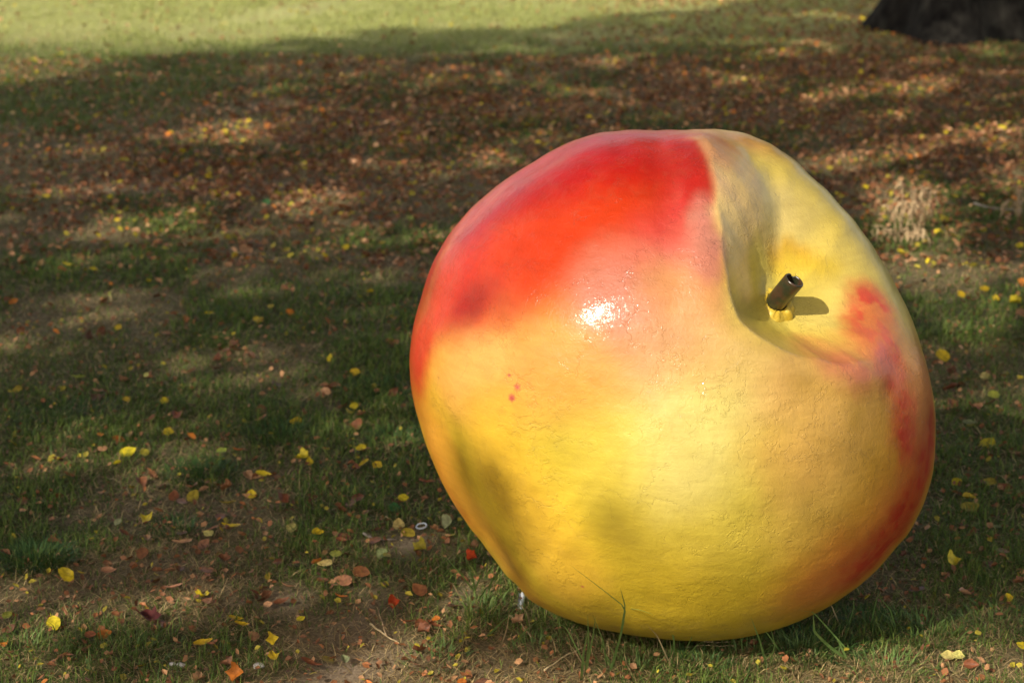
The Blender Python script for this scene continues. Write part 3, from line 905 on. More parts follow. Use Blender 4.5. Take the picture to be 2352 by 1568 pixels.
def leaf_cloud(P, size, cols, name, parent, origin):
    n = len(P)
    nrm = rng.normal(size=(n, 3)); nrm[:, 2] = np.abs(nrm[:, 2]) + 0.5
    nrm /= np.linalg.norm(nrm, axis=1)[:, None]
    a = np.cross(nrm, rng.normal(size=(n, 3))); a /= np.linalg.norm(a, axis=1)[:, None]
    b = np.cross(nrm, a)
    s = (size * rng.uniform(0.7, 1.25, n))[:, None]
    Pl = P - origin
    V = np.stack([Pl - a * s * .55, Pl - b * s * .42 + nrm * s * .1 - a * s * .08, Pl + a * s * .6, Pl + b * s * .42 + nrm * s * .1 - a * s * .08], 1).reshape(-1, 3)
    base = np.arange(n)[:, None] * 4
    F = np.concatenate([base, base + 1, base + 2, base, base + 2, base + 3], 1).ravel()
    o = new_mesh(name, V, F, np.full(2 * n, 3), M_CROWN, smooth=False, cols=np.repeat(cols, 4, axis=0), parent=parent)
    tag(o, kind='stuff')
    return o

def crown_cols(n):
    t = rng.random(n)[:, None]
    g = (1 - t) * np.array([0.035, 0.075, 0.02]) + t * np.array([0.09, 0.13, 0.025])
    y = np.array([0.32, 0.25, 0.03]) * (0.6 + 0.6 * t)
    return np.where(rng.random(n)[:, None] < 0.14, y, g)

def limb_points(origin, start, end, n=7):
    pts = []
    s, e = Vector(start), Vector(end)
    for i in range(n):
        t = i / (n - 1)
        p = s.lerp(e, t)
        p.z += 0.9 * math.sin(t * math.pi) * 0.6
        p += Vector((mnoise.noise(p * 0.6) * 0.35, mnoise.noise(p * 0.6 + Vector((5, 0, 0))) * 0.35, 0)) * math.sin(t * math.pi)
        pts.append(p)
    return pts

def tree(name, label, loc, crown_pts, h, r0, flare, seed, leaf=0.12, nlimb=16, check=True):
    root = empty(name, loc)
    tag(root, label, 'tree')
    bm = bmesh.new()
    trunk_mesh(bm, h, r0, r0 * 0.45, flare, seed)
    me = bpy.data.meshes.new('trunk'); bm.to_mesh(me); bm.free(); me.materials.append(M_BARK)
    o = bpy.data.objects.new('trunk', me); C.objects.link(o); o.parent = root
    O = np.array(loc)
    rr = random.Random(seed)
    made = 0
    for tries in range(400):
        if made >= nlimb: break
        e = crown_pts[rr.randrange(len(crown_pts))] - O
        if np.hypot(e[0], e[1]) < 1.5: continue
        s = (0, 0, rr.uniform(h * 0.45, h * 0.97))
        if e[2] < s[2] + 0.3: continue
        pts = limb_points(O, s, e)
        if check:
            W = np.array([np.array(p) + O for p in pts[1:]])
            W = np.concatenate([W[:-1] * (1 - t) + W[1:] * t for t in np.linspace(0, 1, 6)])
            want, hit = sunlight_wanted(W)
            if want.max() > 0.6 or hit.any(): continue
        bm = bmesh.new()
        L = (pts[-1] - pts[0]).length
        tube(bm, pts, [max(0.012, 0.016 * L * (1 - i / 6.3)) for i in range(7)], 8, 0.15)
        me = bpy.data.meshes.new('limb'); bm.to_mesh(me); bm.free(); me.materials.append(M_BARK)
        o = bpy.data.objects.new('limb', me); C.objects.link(o); o.parent = root
        made += 1
    leaf_cloud(crown_pts, leaf, crown_cols(len(crown_pts)), 'crown', root, O)
    return root

def shading_crowns():
    """leaves of the trees on the left, thinned where the sun comes through"""
    n = 520000
    gx = rng.uniform(-9, 13, n)
    gy = rng.uniform(2.2, 31, n)
    # crowns hang at 6 to 12 m
    hgt = rng.uniform(6.2, 11.5, n)
    P = np.stack([gx, gy, np.zeros(n)], 1) + SUN * (hgt / SUN[2])[:, None]
    want, hit = sunlight_wanted(P)
    cl = fnoise(P[:, 0], P[:, 1] + P[:, 2], 1.3, 101, 3)
    keep = rng.random(n) < np.clip(1 - want, 0, 1) ** 1.3 * np.where(hit, 0.55, 0.32 + 0.50 * cl)
    return P[keep]

CP = shading_crowns()
trunks = [(-9.6, -1.5), (-9.5, 6.0), (-13.5, 13.0), (-3.5, 25.5)]
lab = ['tall tree with a dense green crown left of the camera', 'tall leafy tree standing left of the lawn, second in the row',
       'tall leafy tree standing left of the lawn, third in the row', 'broad leafy tree behind the sunlit strip of lawn']
own = np.argmin([np.hypot(CP[:, 0] - a, CP[:, 1] - b) + (2.5 if i == 3 else 0) for i, (a, b) in enumerate(trunks)], 0)
for i, (a, b) in enumerate(trunks[:3]):
    m = (own == i) | ((own == 3) & (i == 2))
    tree('lime_tree', lab[i], (a, b, 0), CP[m], 9.5, 0.34, 0.25, 3 + i, 0.16)
print('crown leaves', len(CP))

# the tree whose foot shows at the top right
q = ground_at(2262, 96)
TX, TY = q[0], q[1] + 0.75
def own_crown(c, rad, z0, z1, n):
    P = rng.normal(size=(n * 2, 3)); P /= np.linalg.norm(P, axis=1)[:, None]
    P *= (rng.random(len(P)) ** 0.45)[:, None]
    P = P * np.array([rad, rad, (z1 - z0) / 2]) + np.array([c[0], c[1], (z0 + z1) / 2])
    cl = fnoise(P[:, 0] + P[:, 2] * .5, P[:, 1] - P[:, 2] * .4, 0.9, 111, 3)
    return P[cl > 0.44][:n]
tree('old_tree', 'thick dark tree trunk with flared roots at the top right of the lawn', (TX, TY, 0), own_crown((TX + 1.0, TY + 1.5), 5.5, 4.5, 12.5, 17000), 8, 0.60, 0.36, 11, 0.21, 12, False)

# ------------------------------------------------------------------ leaves on the ground
def leaf_shape(seed, L=1.0, W=0.8, curl=0.2, fold=0.2, twist=0.0, heart=True, serr=0.03, n=9):
    """unit leaf: midrib along +x; returns verts, faces"""
    r = random.Random(seed)
    V, F = [], []
    ts = [i / (n - 1) for i in range(n)]
    for i, t in enumerate(ts):
        w = W * 0.5 * (math.sin(math.pi * min(1, t ** 0.72)) ** 0.8) if 0 < t < 1 else 0.0
        if heart and t == 0: w = W * 0.12
        for s in (-1, -0.5, 0, 0.5, 1):
            e = w * s * (1 + r.uniform(-serr, serr) * (4 if abs(s) == 1 else 1))
            x = (t - 0.5) * L
            if heart and i <= 1: x -= abs(s) * 0.06 * L
            z = fold * abs(e) + curl * ((t - 0.5) ** 2) * 1.6 * L + 0.05 * math.sin(t * 7 + s * 2 + seed) * W * 0.5 * abs(s)
            y = e * math.cos(twist * (t - .5)) 
            z += e * math.sin(twist * (t - .5))
            V.append((x, y, z))
    for i in range(n - 1):
        for k in range(4):
            a = i * 5 + k
            F.append((a, a + 1, a + 6, a + 5))
    # stalk
    b = len(V)
    x0 = -0.5 * L
    V += [(x0, 0.012, 0.01), (x0, -0.012, 0.01), (x0 - 0.32 * L, 0.03 * (seed % 3 - 1) + 0.007, 0.03), (x0 - 0.32 * L, 0.03 * (seed % 3 - 1) - 0.007, 0.03)]
    F.append((b, b + 1, b + 3, b + 2))
    return V, F

KINDS = {  # name of form: parameters
    'flat': dict(W=0.82, curl=0.15, fold=0.12), 'round': dict(W=0.98, curl=0.12, fold=0.08), 'folded': dict(W=0.7, curl=0.25, fold=0.9),
    'curled': dict(W=0.66, curl=0.95, fold=0.35, twist=1.2), 'crumpled': dict(W=0.8, curl=0.7, fold=0.7, twist=2.2, serr=0.09), 'narrow': dict(W=0.45, curl=0.45, fold=0.5)}
LEAF_ME = {}
def leaf_mesh(kind, v):
    if (kind, v) not in LEAF_ME:
        V, F = leaf_shape(hash_(kind) + v, **KINDS[kind])
        zmin = min(p[2] for p in V)
        V = [(p[0], p[1], p[2] - zmin) for p in V]
        me = bpy.data.meshes.new('leaf_' + kind)
        me.from_pydata(V, [], F)
        me.polygons.foreach_set('use_smooth', [True] * len(F))
        me.materials.append(M_LEAF)
        LEAF_ME[kind, v] = me
    return LEAF_ME[kind, v]
def hash_(s): return sum(ord(c) * (i + 3) for i, c in enumerate(s)) % 97

COLS = {'yellow': (0.62, 0.47, 0.02), 'bright yellow': (0.74, 0.58, 0.03), 'dull yellow': (0.36, 0.29, 0.03), 'pale yellow': (0.62, 0.55, 0.16), 'orange': (0.60, 0.20, 0.03),
        'rust': (0.28, 0.11, 0.042), 'tan': (0.42, 0.22, 0.10), 'brown': (0.20, 0.085, 0.035), 'red orange': (0.62, 0.08, 0.02), 'dark red': (0.13, 0.03, 0.025),
        'green': (0.06, 0.20, 0.05), 'pale green': (0.33, 0.40, 0.16), 'yellow green': (0.36, 0.42, 0.05), 'peach': (0.62, 0.34, 0.17)}
Y, BY, DY, PY, O_, RU, TA, BR, RO, GN, PG, YG, DR, PE = 'yellow', 'bright yellow', 'dull yellow', 'pale yellow', 'orange', 'rust', 'tan', 'brown', 'red orange', 'green', 'pale green', 'yellow green', 'dark red', 'peach'
TRACED = [  # x, y, width in the measuring frame, colour, form
 (817,864,24,BY,'round'),(336,867,16,PY,'flat'),(39,905,24,DY,'flat'),(178,879,30,YG,'narrow'),(292,932,20,Y,'flat'),(378,932,22,Y,'round'),(812,941,20,BY,'round'),
 (806,958,26,Y,'curled'),(828,962,30,TA,'narrow'),(877,946,22,YG,'folded'),(678,976,28,Y,'flat'),(389,1000,24,BY,'round'),(296,1046,38,BY,'flat'),(334,1048,26,DY,'flat'),
 (269,1071,20,BY,'folded'),(511,1042,24,YG,'round'),(460,1069,22,PY,'folded'),(510,1062,20,Y,'narrow'),(828,1039,24,Y,'round'),(692,1060,32,BY,'crumpled'),(712,1070,26,Y,'curled'),
 (830,1079,40,Y,'narrow'),(868,1079,24,BY,'round'),(609,1100,42,Y,'narrow'),(578,1144,30,BY,'flat'),(445,1148,36,DY,'flat'),(522,1167,40,DY,'narrow'),(928,1154,24,BY,'round'),
 (905,1175,30,GN,'round'),(335,1207,40,Y,'crumpled'),(270,1213,22,PG,'flat'),(530,1225,48,Y,'narrow'),(478,1241,24,PY,'round'),(337,1251,26,TA,'folded'),(670,1228,32,PY,'flat'),
 (731,1241,30,Y,'folded'),(916,1218,34,PY,'flat'),(940,1238,34,DY,'flat'),(1031,1224,44,PG,'curled'),(770,1287,28,YG,'round'),(876,1285,32,PG,'flat'),(962,1277,40,DY,'crumpled'),
 (745,1309,34,PY,'flat'),(787,1346,40,TA,'flat'),(620,1341,24,DY,'folded'),(160,1337,44,Y,'curled'),(187,1329,22,Y,'narrow'),(692,1430,20,BY,'flat'),(557,1447,34,Y,'narrow'),
 (126,1447,40,BY,'flat'),(472,1487,48,Y,'narrow'),(627,1480,34,BY,'crumpled'),(631,1512,34,BY,'crumpled'),(242,1472,34,O_,'flat'),(790,1508,30,PG,'folded'),(16,1432,28,YG,'flat'),
 (240,1501,20,DY,'round'),(2166,831,40,Y,'flat'),(2263,873,30,PY,'flat'),(2228,985,32,PG,'narrow'),(2270,1030,42,Y,'flat'),(2283,919,28,YG,'round'),(2343,881,22,Y,'folded'),
 (2226,1163,32,Y,'folded'),(2229,1185,48,DY,'flat'),(2280,1231,32,PG,'narrow'),(2191,1312,44,BY,'crumpled'),(2216,1383,34,PE,'folded'),(2313,1391,28,Y,'folded'),(2176,1519,32,PY,'round'),
 (2199,1518,30,PY,'round'),(2346,1496,28,Y,'flat'),(2194,1124,28,Y,'flat'),(2271,1124,30,DY,'flat'),(2066,592,24,BY,'folded'),(2168,515,26,DY,'flat'),(2208,692,22,Y,'flat'),
 (2261,680,22,Y,'round'),(2286,702,20,BY,'flat'),(2331,712,34,Y,'crumpled'),(1731,315,14,BY,'folded'),(2301,300,18,BY,'round'),(700,382,18,BY,'round'),(592,740,26,BY,'round'),
 (540,590,18,BY,'folded'),(622,712,18,Y,'flat'),(482,727,22,Y,'narrow'),(270,755,18,BY,'round'),(32,695,22,O_,'flat'),(155,612,26,Y,'narrow'),(547,456,17,Y,'flat'),
 (427,500,15,PY,'round'),(255,461,16,Y,'round'),(107,456,16,Y,'flat'),(80,471,20,Y,'narrow'),(612,472,20,GN,'round'),(940,515,28,YG,'folded'),(850,690,18,Y,'folded'),
 (1115,275,22,Y,'narrow'),(342,650,16,Y,'curled'),(795,577,20,Y,'flat'),(270,512,16,Y,'round'),(517,59,14,PY,'flat'),
 (750,908,26,PE,'flat'),(407,966,34,RU,'crumpled'),(225,909,30,TA,'narrow'),(600,951,32,RU,'flat'),(598,974,34,TA,'narrow'),(812,986,38,RU,'crumpled'),(548,1043,32,O_,'narrow'),
 (235,1042,22,TA,'round'),(160,1095,28,RU,'narrow'),(440,1126,28,TA,'curled'),(468,1132,26,PE,'folded'),(400,1145,30,RU,'flat'),(820,1156,34,RU,'flat'),(655,1161,34,RU,'crumpled'),
 (785,1184,24,RU,'folded'),(122,1201,20,TA,'folded'),(418,1263,46,PE,'narrow'),(470,1262,34,TA,'flat'),(522,1231,28,TA,'folded'),(290,1244,36,BR,'narrow'),(785,1254,26,RU,'narrow'),
 (255,1327,40,TA,'narrow'),(327,1290,34,BR,'flat'),(515,1299,36,RU,'crumpled'),(390,1330,26,TA,'folded'),(397,1371,42,PE,'narrow'),(727,1309,30,O_,'folded'),(832,1327,40,RU,'flat'),
 (660,1362,36,PE,'narrow'),(962,1364,40,RU,'flat'),(905,1395,34,RO,'crumpled'),(1082,1300,32,RO,'crumpled'),(852,1409,24,TA,'folded'),(650,1391,38,RU,'narrow'),(617,1400,20,PE,'round'),
 (782,1380,30,O_,'narrow'),(345,1441,80,DR,'crumpled'),(257,1521,26,RU,'folded'),(522,1535,38,TA,'curled'),(540,1560,60,O_,'crumpled'),(715,1526,50,RU,'narrow'),(582,1471,30,TA,'flat'),
 (210,1477,26,RU,'flat'),(16,1499,34,O_,'curled'),(975,1449,36,BR,'crumpled'),(1062,1557,26,O_,'flat'),(935,1429,38,RU,'narrow'),(1125,1293,28,PE,'curled'),(2181,906,34,RU,'folded'),
 (2236,949,34,TA,'curled'),(2188,944,30,BR,'crumpled'),(2273,941,34,RU,'narrow'),(2256,1281,22,RU,'folded'),(2338,1361,32,RU,'crumpled'),(2231,1543,34,RU,'folded'),(1190,1435,34,PE,'crumpled'),
 (1000,1425,22,O_,'folded'),(785,1250,20,RU,'flat'),(770,1240,18,TA,'flat'),(2306,1134,34,RU,'flat'),(2100,1368,20,BR,'flat'),(2075,1290,22,BR,'crumpled'),(720,1150,24,BR,'flat')]

LAND = [('white ring', 968, 1214), ('dark grass tuft', 80, 1260), ('dark red leaf', 345, 1440), ('bare soil patch', 790, 1545), ('pale twig', 882, 1442), ('tree trunk', 2180, 110),
        ('dead weed', 2080, 500), ('green leaf', 612, 472), ('leaf by the stem side of the apple', 2166, 831)]
LAND = LAND[:7] + [("apple's left edge", 945, 850), ("apple's lower right edge", 2110, 1200), ("apple's top", 1540, 298), ('sunlit leaf strip', 530, 307), ('bottom right corner', 2352, 1568),
        ('bottom left corner', 0, 1568), ("apple's foot", 1560, 1475), ('left photo border', 0, 800)]

def place_leaves():
    items = []
    for x, y, w, c, form in TRACED:
        items.append([x, y, w, c, form])
    # fill-in leaves: fewer close up, many further off
    extra = []
    tries = 150000
    gy = rng.uniform(4.4, 26, tries) ; gx = rng.uniform(-1, 1, tries) * (gy * 0.31 + 0.7)
    pr = rng.random(tries)
    vx, vy, bare, green, litter = cover(gx, gy)
    area_w = (gy * 0.31 + 0.7) / 8.8
    base = 0.02 + 0.85 * litter ** 1.3
    base *= np.where(vy > 620, 0.42, 1)
    base = np.maximum(base, np.where(vy > 620, 0.075, np.where(vy < 130, 0.015 + 0.12 * sstep(1100, 1700, vx), 0.2))) * (1 - 0.3 * green)
    keep = (pr < base * area_w) & (np.hypot(gx - APX, gy - APY) > 0.62)
    for x, y, g in zip(gx[keep], gy[keep], green[keep]):
        r = random.random()
        if r < 0.40: c = BR
        elif r < 0.70: c = RU
        elif r < 0.86: c = TA
        elif r < 0.875: c = PE
        elif r < 0.93: c = O_
        elif r < 0.975: c = DY
        else: c = Y
        extra.append((x, y, c))
    return items, extra

items, extra = place_leaves()
cand = []   # world x, y, size, colour, form, vx, vy, apparent
for x, y, w, c, form in items:
    g = ground_at(x, y)
    dep = (g - CAM) @ FWD
    size = w / FPX * dep * (1.0 if w < 60 else 0.75)
    cand.append([g[0], g[1], size, c, form, x, y, w + 1000])
for x, y, c in extra:
    P = np.array([[x, y, 0.0]])
    vx, vy, z = project(P)
    size = random.uniform(0.022, 0.058)
    inview = -10 < vx[0] < 2362 and -10 < vy[0] < 1578
    cand.append([x, y, size, c, random.choice(['flat', 'folded', 'curled', 'crumpled', 'narrow', 'flat']), vx[0], vy[0], size / z[0] * FPX if inview else -1])
cand.sort(key=lambda q: -q[7])
NIND = 300
single, rest = cand[:NIND], cand[NIND:]

def dirword(dx, dy):
    a = math.degrees(math.atan2(-dy, dx)) % 360
    return ['right of', 'upper right of', 'above', 'upper left of', 'left of', 'lower left of', 'below', 'lower right of'][int(((a + 22.5) % 360) // 45)]
ORD = ['nearest', 'second nearest', 'third nearest', 'fourth nearest', 'fifth nearest', 'sixth nearest', 'seventh nearest', 'eighth nearest']
cls = {}
for k, q in enumerate(single):
    ln, lx, ly = min(LAND, key=lambda l: math.hypot(q[5] - l[1], (q[6] - l[2]) * 1.3))
    if q[7] > 1075: ln, lx, ly = 'bare soil patch', 790, 1545
    cls.setdefault((q[3], q[4], ln, dirword(q[5] - lx, q[6] - ly)), []).append((math.hypot(q[5] - lx, q[6] - ly), k))
labels = {}
FORMW = {'flat': 'flat', 'round': 'round', 'folded': 'folded', 'curled': 'curled', 'crumpled': 'crumpled', 'narrow': 'narrow'}
for (c, form, ln, dw), lst in cls.items():
    lst.sort()
    for r_, (dd, k) in enumerate(lst):
        o = ' ' if len(lst) == 1 else ' '
        art = '' if ln.startswith('apple') else 'the '
        lnn = 'the ' + ln
        rank = '' if len(lst) == 1 else ', ' + (ORD[r_] if r_ < 8 else 'farthest') + ' such'
        labels[k] = f'{FORMW[form]} {c} fallen leaf {dw} {lnn}{rank}'
for k, q in enumerate(single):
    me = leaf_mesh(q[4], k % 3)
    o = bpy.data.objects.new('fallen_leaf', me)
    C.objects.link(o)
    traced = q[7] > 900
    z = float(gz(q[0], q[1]))
    o.location = (q[0], q[1], z + (0.017 if traced else 0.009) + random.uniform(0, 0.008))
    o.scale = (q[2], q[2], q[2])
    tilt = 0.32 if q[4] in ('flat', 'round', 'narrow') else 0.6
    rz = random.uniform(-0.5, 0.5) + (math.pi if random.random() < .5 else 0) if q[4] == 'narrow' else random.uniform(0, 6.28)
    # leaves caught in the grass lean a little towards the viewer
    o.rotation_euler = (random.uniform(-tilt, tilt) + 0.18, random.uniform(-tilt, tilt), rz)
    if q[4] in ('flat', 'round', 'crumpled') and traced:
        o.rotation_mode = 'XYZ'
        o.rotation_euler = Matrix.Rotation(random.uniform(0.15, 0.6), 4, 'X').to_3x3().__matmul__(Matrix.Rotation(rz, 3, 'Z')).to_euler()
    c = np.array(COLS[q[3]]) * (random.uniform(0.8, 1.1) if 'yellow' in q[3] else random.uniform(0.6, 1.0)) * np.array([1, random.uniform(0.85, 1.05), 1])
    o.color = (*c, 1)
    tag(o, labels[k], 'leaf', 'fallen leaves scattered on the lawn')

def litter_mesh(lst):
    n = len(lst)
    A = np.array([[q[0], q[1], q[2]] for q in lst])
    c = np.array([COLS[q[3]] for q in lst]) * rng.uniform(0.65, 1.35, n)[:, None]
    z = gz(A[:, 0], A[:, 1]) + rng.uniform(0.006, 0.03, n)
    P = np.stack([A[:, 0], A[:, 1], z], 1)
    nrm = rng.normal(size=(n, 3)) * 0.5; nrm[:, 2] = 1
    nrm /= np.linalg.norm(nrm, axis=1)[:, None]
    a = np.cross(nrm, rng.normal(size=(n, 3))); a /= np.linalg.norm(a, axis=1)[:, None]
    b = np.cross(nrm, a)
    s = A[:, 2][:, None]
    w = rng.uniform(0.2, 0.45, n)[:, None]
    up = nrm * s * rng.uniform(-0.15, 0.35, n)[:, None]
    up2 = nrm * s * rng.uniform(-0.15, 0.35, n)[:, None]
    V = np.stack([P - a * s * .5, P - a * s * .1 - b * s * w + up, P + a * s * .3 - b * s * w * .7 + up, P + a * s * .55 + up2, P + a * s * .3 + b * s * w * .7 + up2, P - a * s * .1 + b * s * w + up2, P + a * s * .1], 1).reshape(-1, 3)
    base = np.arange(n)[:, None] * 7
    F = np.concatenate([base + k for tri in ((0, 1, 6), (1, 2, 6), (2, 3, 6), (3, 4, 6), (4, 5, 6), (5, 0, 6)) for k in tri], 1).ravel()
    return V, F, np.full(6 * n, 3), np.repeat(c, 7, axis=0)
# the countless small crumbs of dry leaf between the blades
crumb = []
n = 130000
gy = 4.4 + 20 * rng.random(n) ** 1.05
gx = rng.uniform(-1, 1, n) * (gy * 0.3 + 0.6)
vx, vy, bare, green, litter = cover(gx, gy)
kp = rng.random(n) < (0.25 + 0.7 * litter) * (1 - 0.5 * green) * np.where(vy < 130, 0.12 + 0.88 * sstep(1100, 1700, vx), 1)
for x, y, vyy in zip(gx[kp], gy[kp], vy[kp]):
    if math.hypot(x - APX, y - APY) < 0.3: continue
    near = vyy > 620
    crumb.append([x, y, random.uniform(0.010, 0.027) if near else random.uniform(0.02, 0.048), random.choice([BR, TA, RU, BR, RU, TA, DY] if near else [BR, BR, RU, TA, RU, PE, DY, BR])])
V, F, L, K = litter_mesh(rest + crumb)
o = new_mesh('leaf_litter', V, F, L, M_LITTER, smooth=False, cols=K)
tag(o, 'dry brown and rust leaf litter between the grass', kind='stuff')
print('leaves: traced', len(items), 'extra', len(extra), 'smallest single', single[-1][7], 'litter', len(rest), len(crumb))

# ------------------------------------------------------------------ tufts and tall blades
def strip(pts, widths, side, name, mat, cols=None, parent=None, fold=0.25):
    """a long grass blade: three vertices across, tapering"""
    V, F = [], []
    side = Vector(side).normalized()
    for i, (p, w) in enumerate(zip(pts, widths)):
        p = Vector(p)
        V += [tuple(p - side * w / 2), tuple(p + Vector((0, 0.6, -0.6)) * w * fold), tuple(p + side * w / 2)]
    for i in range(len(pts) - 1):
        for k in range(2):
            a = i * 3 + k
            F.append((a, a + 1, a + 4, a + 3))
    me = bpy.data.meshes.new(name)
    me.from_pydata(V, [], F)
    me.polygons.foreach_set('use_smooth', [True] * len(F))
    me.materials.append(mat)
    o = bpy.data.objects.new(name, me)
    C.objects.link(o)
    if parent: o.parent = parent
    return o

M_GREEN = simple_mat('tall_grass_green', (0.10, 0.19, 0.045), (0.19, 0.29, 0.08), 0.5, 40)
M_STRAW = simple_mat('dry_straw', (0.30, 0.22, 0.11), (0.48, 0.37, 0.20), 0.7, 60)
M_DRYWEED = simple_mat('dead_weed', (0.28, 0.19, 0.10), (0.50, 0.36, 0.20), 0.8, 50)
M_TWIG = simple_mat('grey_twig', (0.20, 0.16, 0.13), (0.38, 0.32, 0.27), 0.85, 60, 0.5)

# single blades traced: foot and way-points in the measuring frame at a given distance (y of the ground foot)
def curve_at(foot, wp, depth_y):
    """foot (vx,vy) on the lawn, way-points on the upright plane through it"""
    g = ground_at(*foot)
    out = [g + np.array([0, 0, -0.01])]
    for x, y in wp:
        dd = FWD + (x - CX) / FPX * RIGHT - (y - CY) / FPX * UP
        t = (g[1] + depth_y * len(out) / len(wp) - CAM[1]) / dd[1]
        out.append(CAM + dd * t)
    # resample smooth
    P = np.array(out)
    n = len(P)
    tt = np.linspace(0, n - 1, 14)
    return [np.array([np.interp(t, np.arange(n), P[:, k]) for k in range(3)]) for t in tt]

TALL = [
    ('tall forked green grass blades reaching up across the apple', [
        ((1405, 1530), [(1425, 1460), (1436, 1392), (1425, 1350)], .006, M_GREEN, 0.0), ((1405, 1530), [(1430, 1440), (1437, 1395), (1380, 1350), (1308, 1296)], .004, M_GREEN, 0.0),
        ((1400, 1535), [(1428, 1450), (1438, 1395), (1470, 1400), (1500, 1410)], .005, M_GREEN, -0.02), ((1395, 1525), [(1385, 1470), (1362, 1412)], .0045, M_GREEN, 0)]),
    ('upright green grass tuft just left of the forked blades', [
        ((1345, 1530), [(1352, 1480), (1350, 1410)], .006, M_GREEN, 0), ((1345, 1540), [(1362, 1460), (1368, 1415)], .006, M_GREEN, 0), ((1335, 1555), [(1340, 1500), (1352, 1440)], .008, M_GREEN, 0),
        ((1350, 1530), [(1300, 1440), (1270, 1425)], .004, M_GREEN, 0), ((1340, 1520), [(1318, 1490), (1300, 1470)], .004, M_STRAW, 0)]),
    ('green blades in front of the middle of the apple foot', [
        ((1548, 1510), [(1548, 1470), (1540, 1424)], .006, M_GREEN, 0), ((1560, 1515), [(1595, 1450), (1616, 1408)], .003, M_GREEN, 0), ((1540, 1520), [(1510, 1460), (1485, 1432)], .004, M_STRAW, 0),
        ((1565, 1520), [(1600, 1480), (1635, 1462)], .005, M_GREEN, 0)]),
    ('slanting green blades right of the middle of the apple foot', [
        ((1762, 1525), [(1745, 1470), (1725, 1417)], .006, M_GREEN, 0), ((1690, 1480), [(1710, 1460), (1735, 1440)], .007, M_GREEN, 0), ((1800, 1500), [(1760, 1450), (1700, 1430)], .004, M_GREEN, 0),
        ((1765, 1530), [(1780, 1480), (1770, 1440)], .004, M_GREEN, 0)]),
    ('broad arching green blade beside the right of the apple foot', [
        ((1950, 1510), [(1900, 1480), (1870, 1450), (1868, 1410)], .012, M_GREEN, 0), ((1950, 1515), [(1925, 1470), (1888, 1470)], .006, M_GREEN, 0), ((1960, 1500), [(1900, 1440), (1868, 1405), (1830, 1400)], .005, M_GREEN, 0)]),
    ('loose green and straw blades under the right side of the apple', [
        ((1945, 1440), [(1960, 1400), (1962, 1365)], .004, M_GREEN, 0), ((1930, 1430), [(1910, 1390), (1888, 1368)], .004, M_STRAW, 0), ((2000, 1430), [(2010, 1390), (2020, 1350)], .005, M_GREEN, 0),
        ((2060, 1440), [(2045, 1400), (2020, 1370)], .005, M_GREEN, 0)]),
    ('green tuft on the sunny bank left of the apple foot', [
        ((1090, 1350), [(1060, 1320), (1018, 1272)], .005, M_GREEN, 0), ((1092, 1352), [(1085, 1320), (1070, 1290)], .006, M_GREEN, 0), ((1120, 1360), [(1130, 1330), (1160, 1300)], .006, M_GREEN, 0),
        ((1100, 1370), [(1120, 1345), (1150, 1325)], .006, M_GREEN, 0), ((1085, 1360), [(1105, 1320), (1120, 1290)], .006, M_GREEN, 0), ((1060, 1370), [(1040, 1340), (1020, 1330)], .005, M_STRAW, 0)]),
    ('leaning green blades by the white scrap of paper', [
        ((1110, 1460), [(1160, 1420), (1215, 1392)], .007, M_GREEN, 0), ((1120, 1455), [(1180, 1400), (1210, 1380)], .006, M_GREEN, 0), ((1180, 1470), [(1215, 1440), (1255, 1410)], .008, M_GREEN, 0),
        ((1150, 1480), [(1165, 1440), (1170, 1400)], .005, M_STRAW, 0)]),
]
for label, bl in TALL:
    g0 = ground_at(*bl[0][0])
    root = empty('grass_tuft', tuple(g0))
    tag(root, label, 'grass tuft', 'tall grass tufts around the apple')
    for foot, wp, w, m, dy in bl:
        pts = [p - g0 for p in curve_at(foot, wp, -0.0021 * max(0, foot[1] - wp[-1][1]) - 0.02)]
        n = len(pts)
        strip(pts, [w * (1 - (i / (n - 1)) ** 2.2) + 0.0003 for i in range(n)], (1, 0.25, 0.1), 'blade', m, parent=root)

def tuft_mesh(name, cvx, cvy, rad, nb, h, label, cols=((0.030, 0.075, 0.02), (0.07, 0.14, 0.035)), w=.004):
    g = ground_at(cvx, cvy)
    a = rng.uniform(0, 2 * np.pi, nb); r = rad * np.sqrt(rng.random(nb))
    px, py = g[0] + r * np.cos(a), g[1] + r * np.sin(a)
    t = rng.random(nb)[:, None]
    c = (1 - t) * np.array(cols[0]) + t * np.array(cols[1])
    lean = 0.15 + 0.75 * r / rad + rng.normal(0, 0.12, nb)
    V, F, L, K = blades(px, py, rng.uniform(0.55, 1.1, nb) * h, rng.uniform(.6, 1.1, nb) * w, np.abs(lean), a + rng.normal(0, .5, nb), c, rng.uniform(0.2, 0.9, nb))
    V = V - np.array([g[0], g[1], 0])
    o = new_mesh(name, V, F, L, M_BLADE, cols=K)
    o.location = (g[0], g[1], 0)
    tag(o, label, 'grass tuft', 'dense green grass tufts on the lawn')
tuft_mesh('grass_tuft', 82, 1290, 0.115, 520, 0.085, 'large dark green grass tuft at the left border of the photo')
tuft_mesh('grass_tuft', 465, 1085, 0.13, 340, 0.07, 'round green tuft with yellow leaves caught in its top')
tuft_mesh('grass_tuft', 412, 1222, 0.11, 220, 0.06, 'low dark tuft beside the large crumpled yellow leaf')
tuft_mesh('grass_tuft', 640, 1000, 0.14, 300, 0.07, 'green tuft under a flat yellow leaf left of the apple')
tuft_mesh('grass_tuft', 870, 895, 0.17, 340, 0.07, 'shaded green tuft against the left edge of the apple')
tuft_mesh('grass_tuft', 900, 1010, 0.14, 260, 0.06, 'sparse green tuft close to the orange left flank of the apple')
tuft_mesh('grass_tuft', 1880, 1490, 0.12, 300, 0.075, 'sunlit green tuft below the broad arching blade')
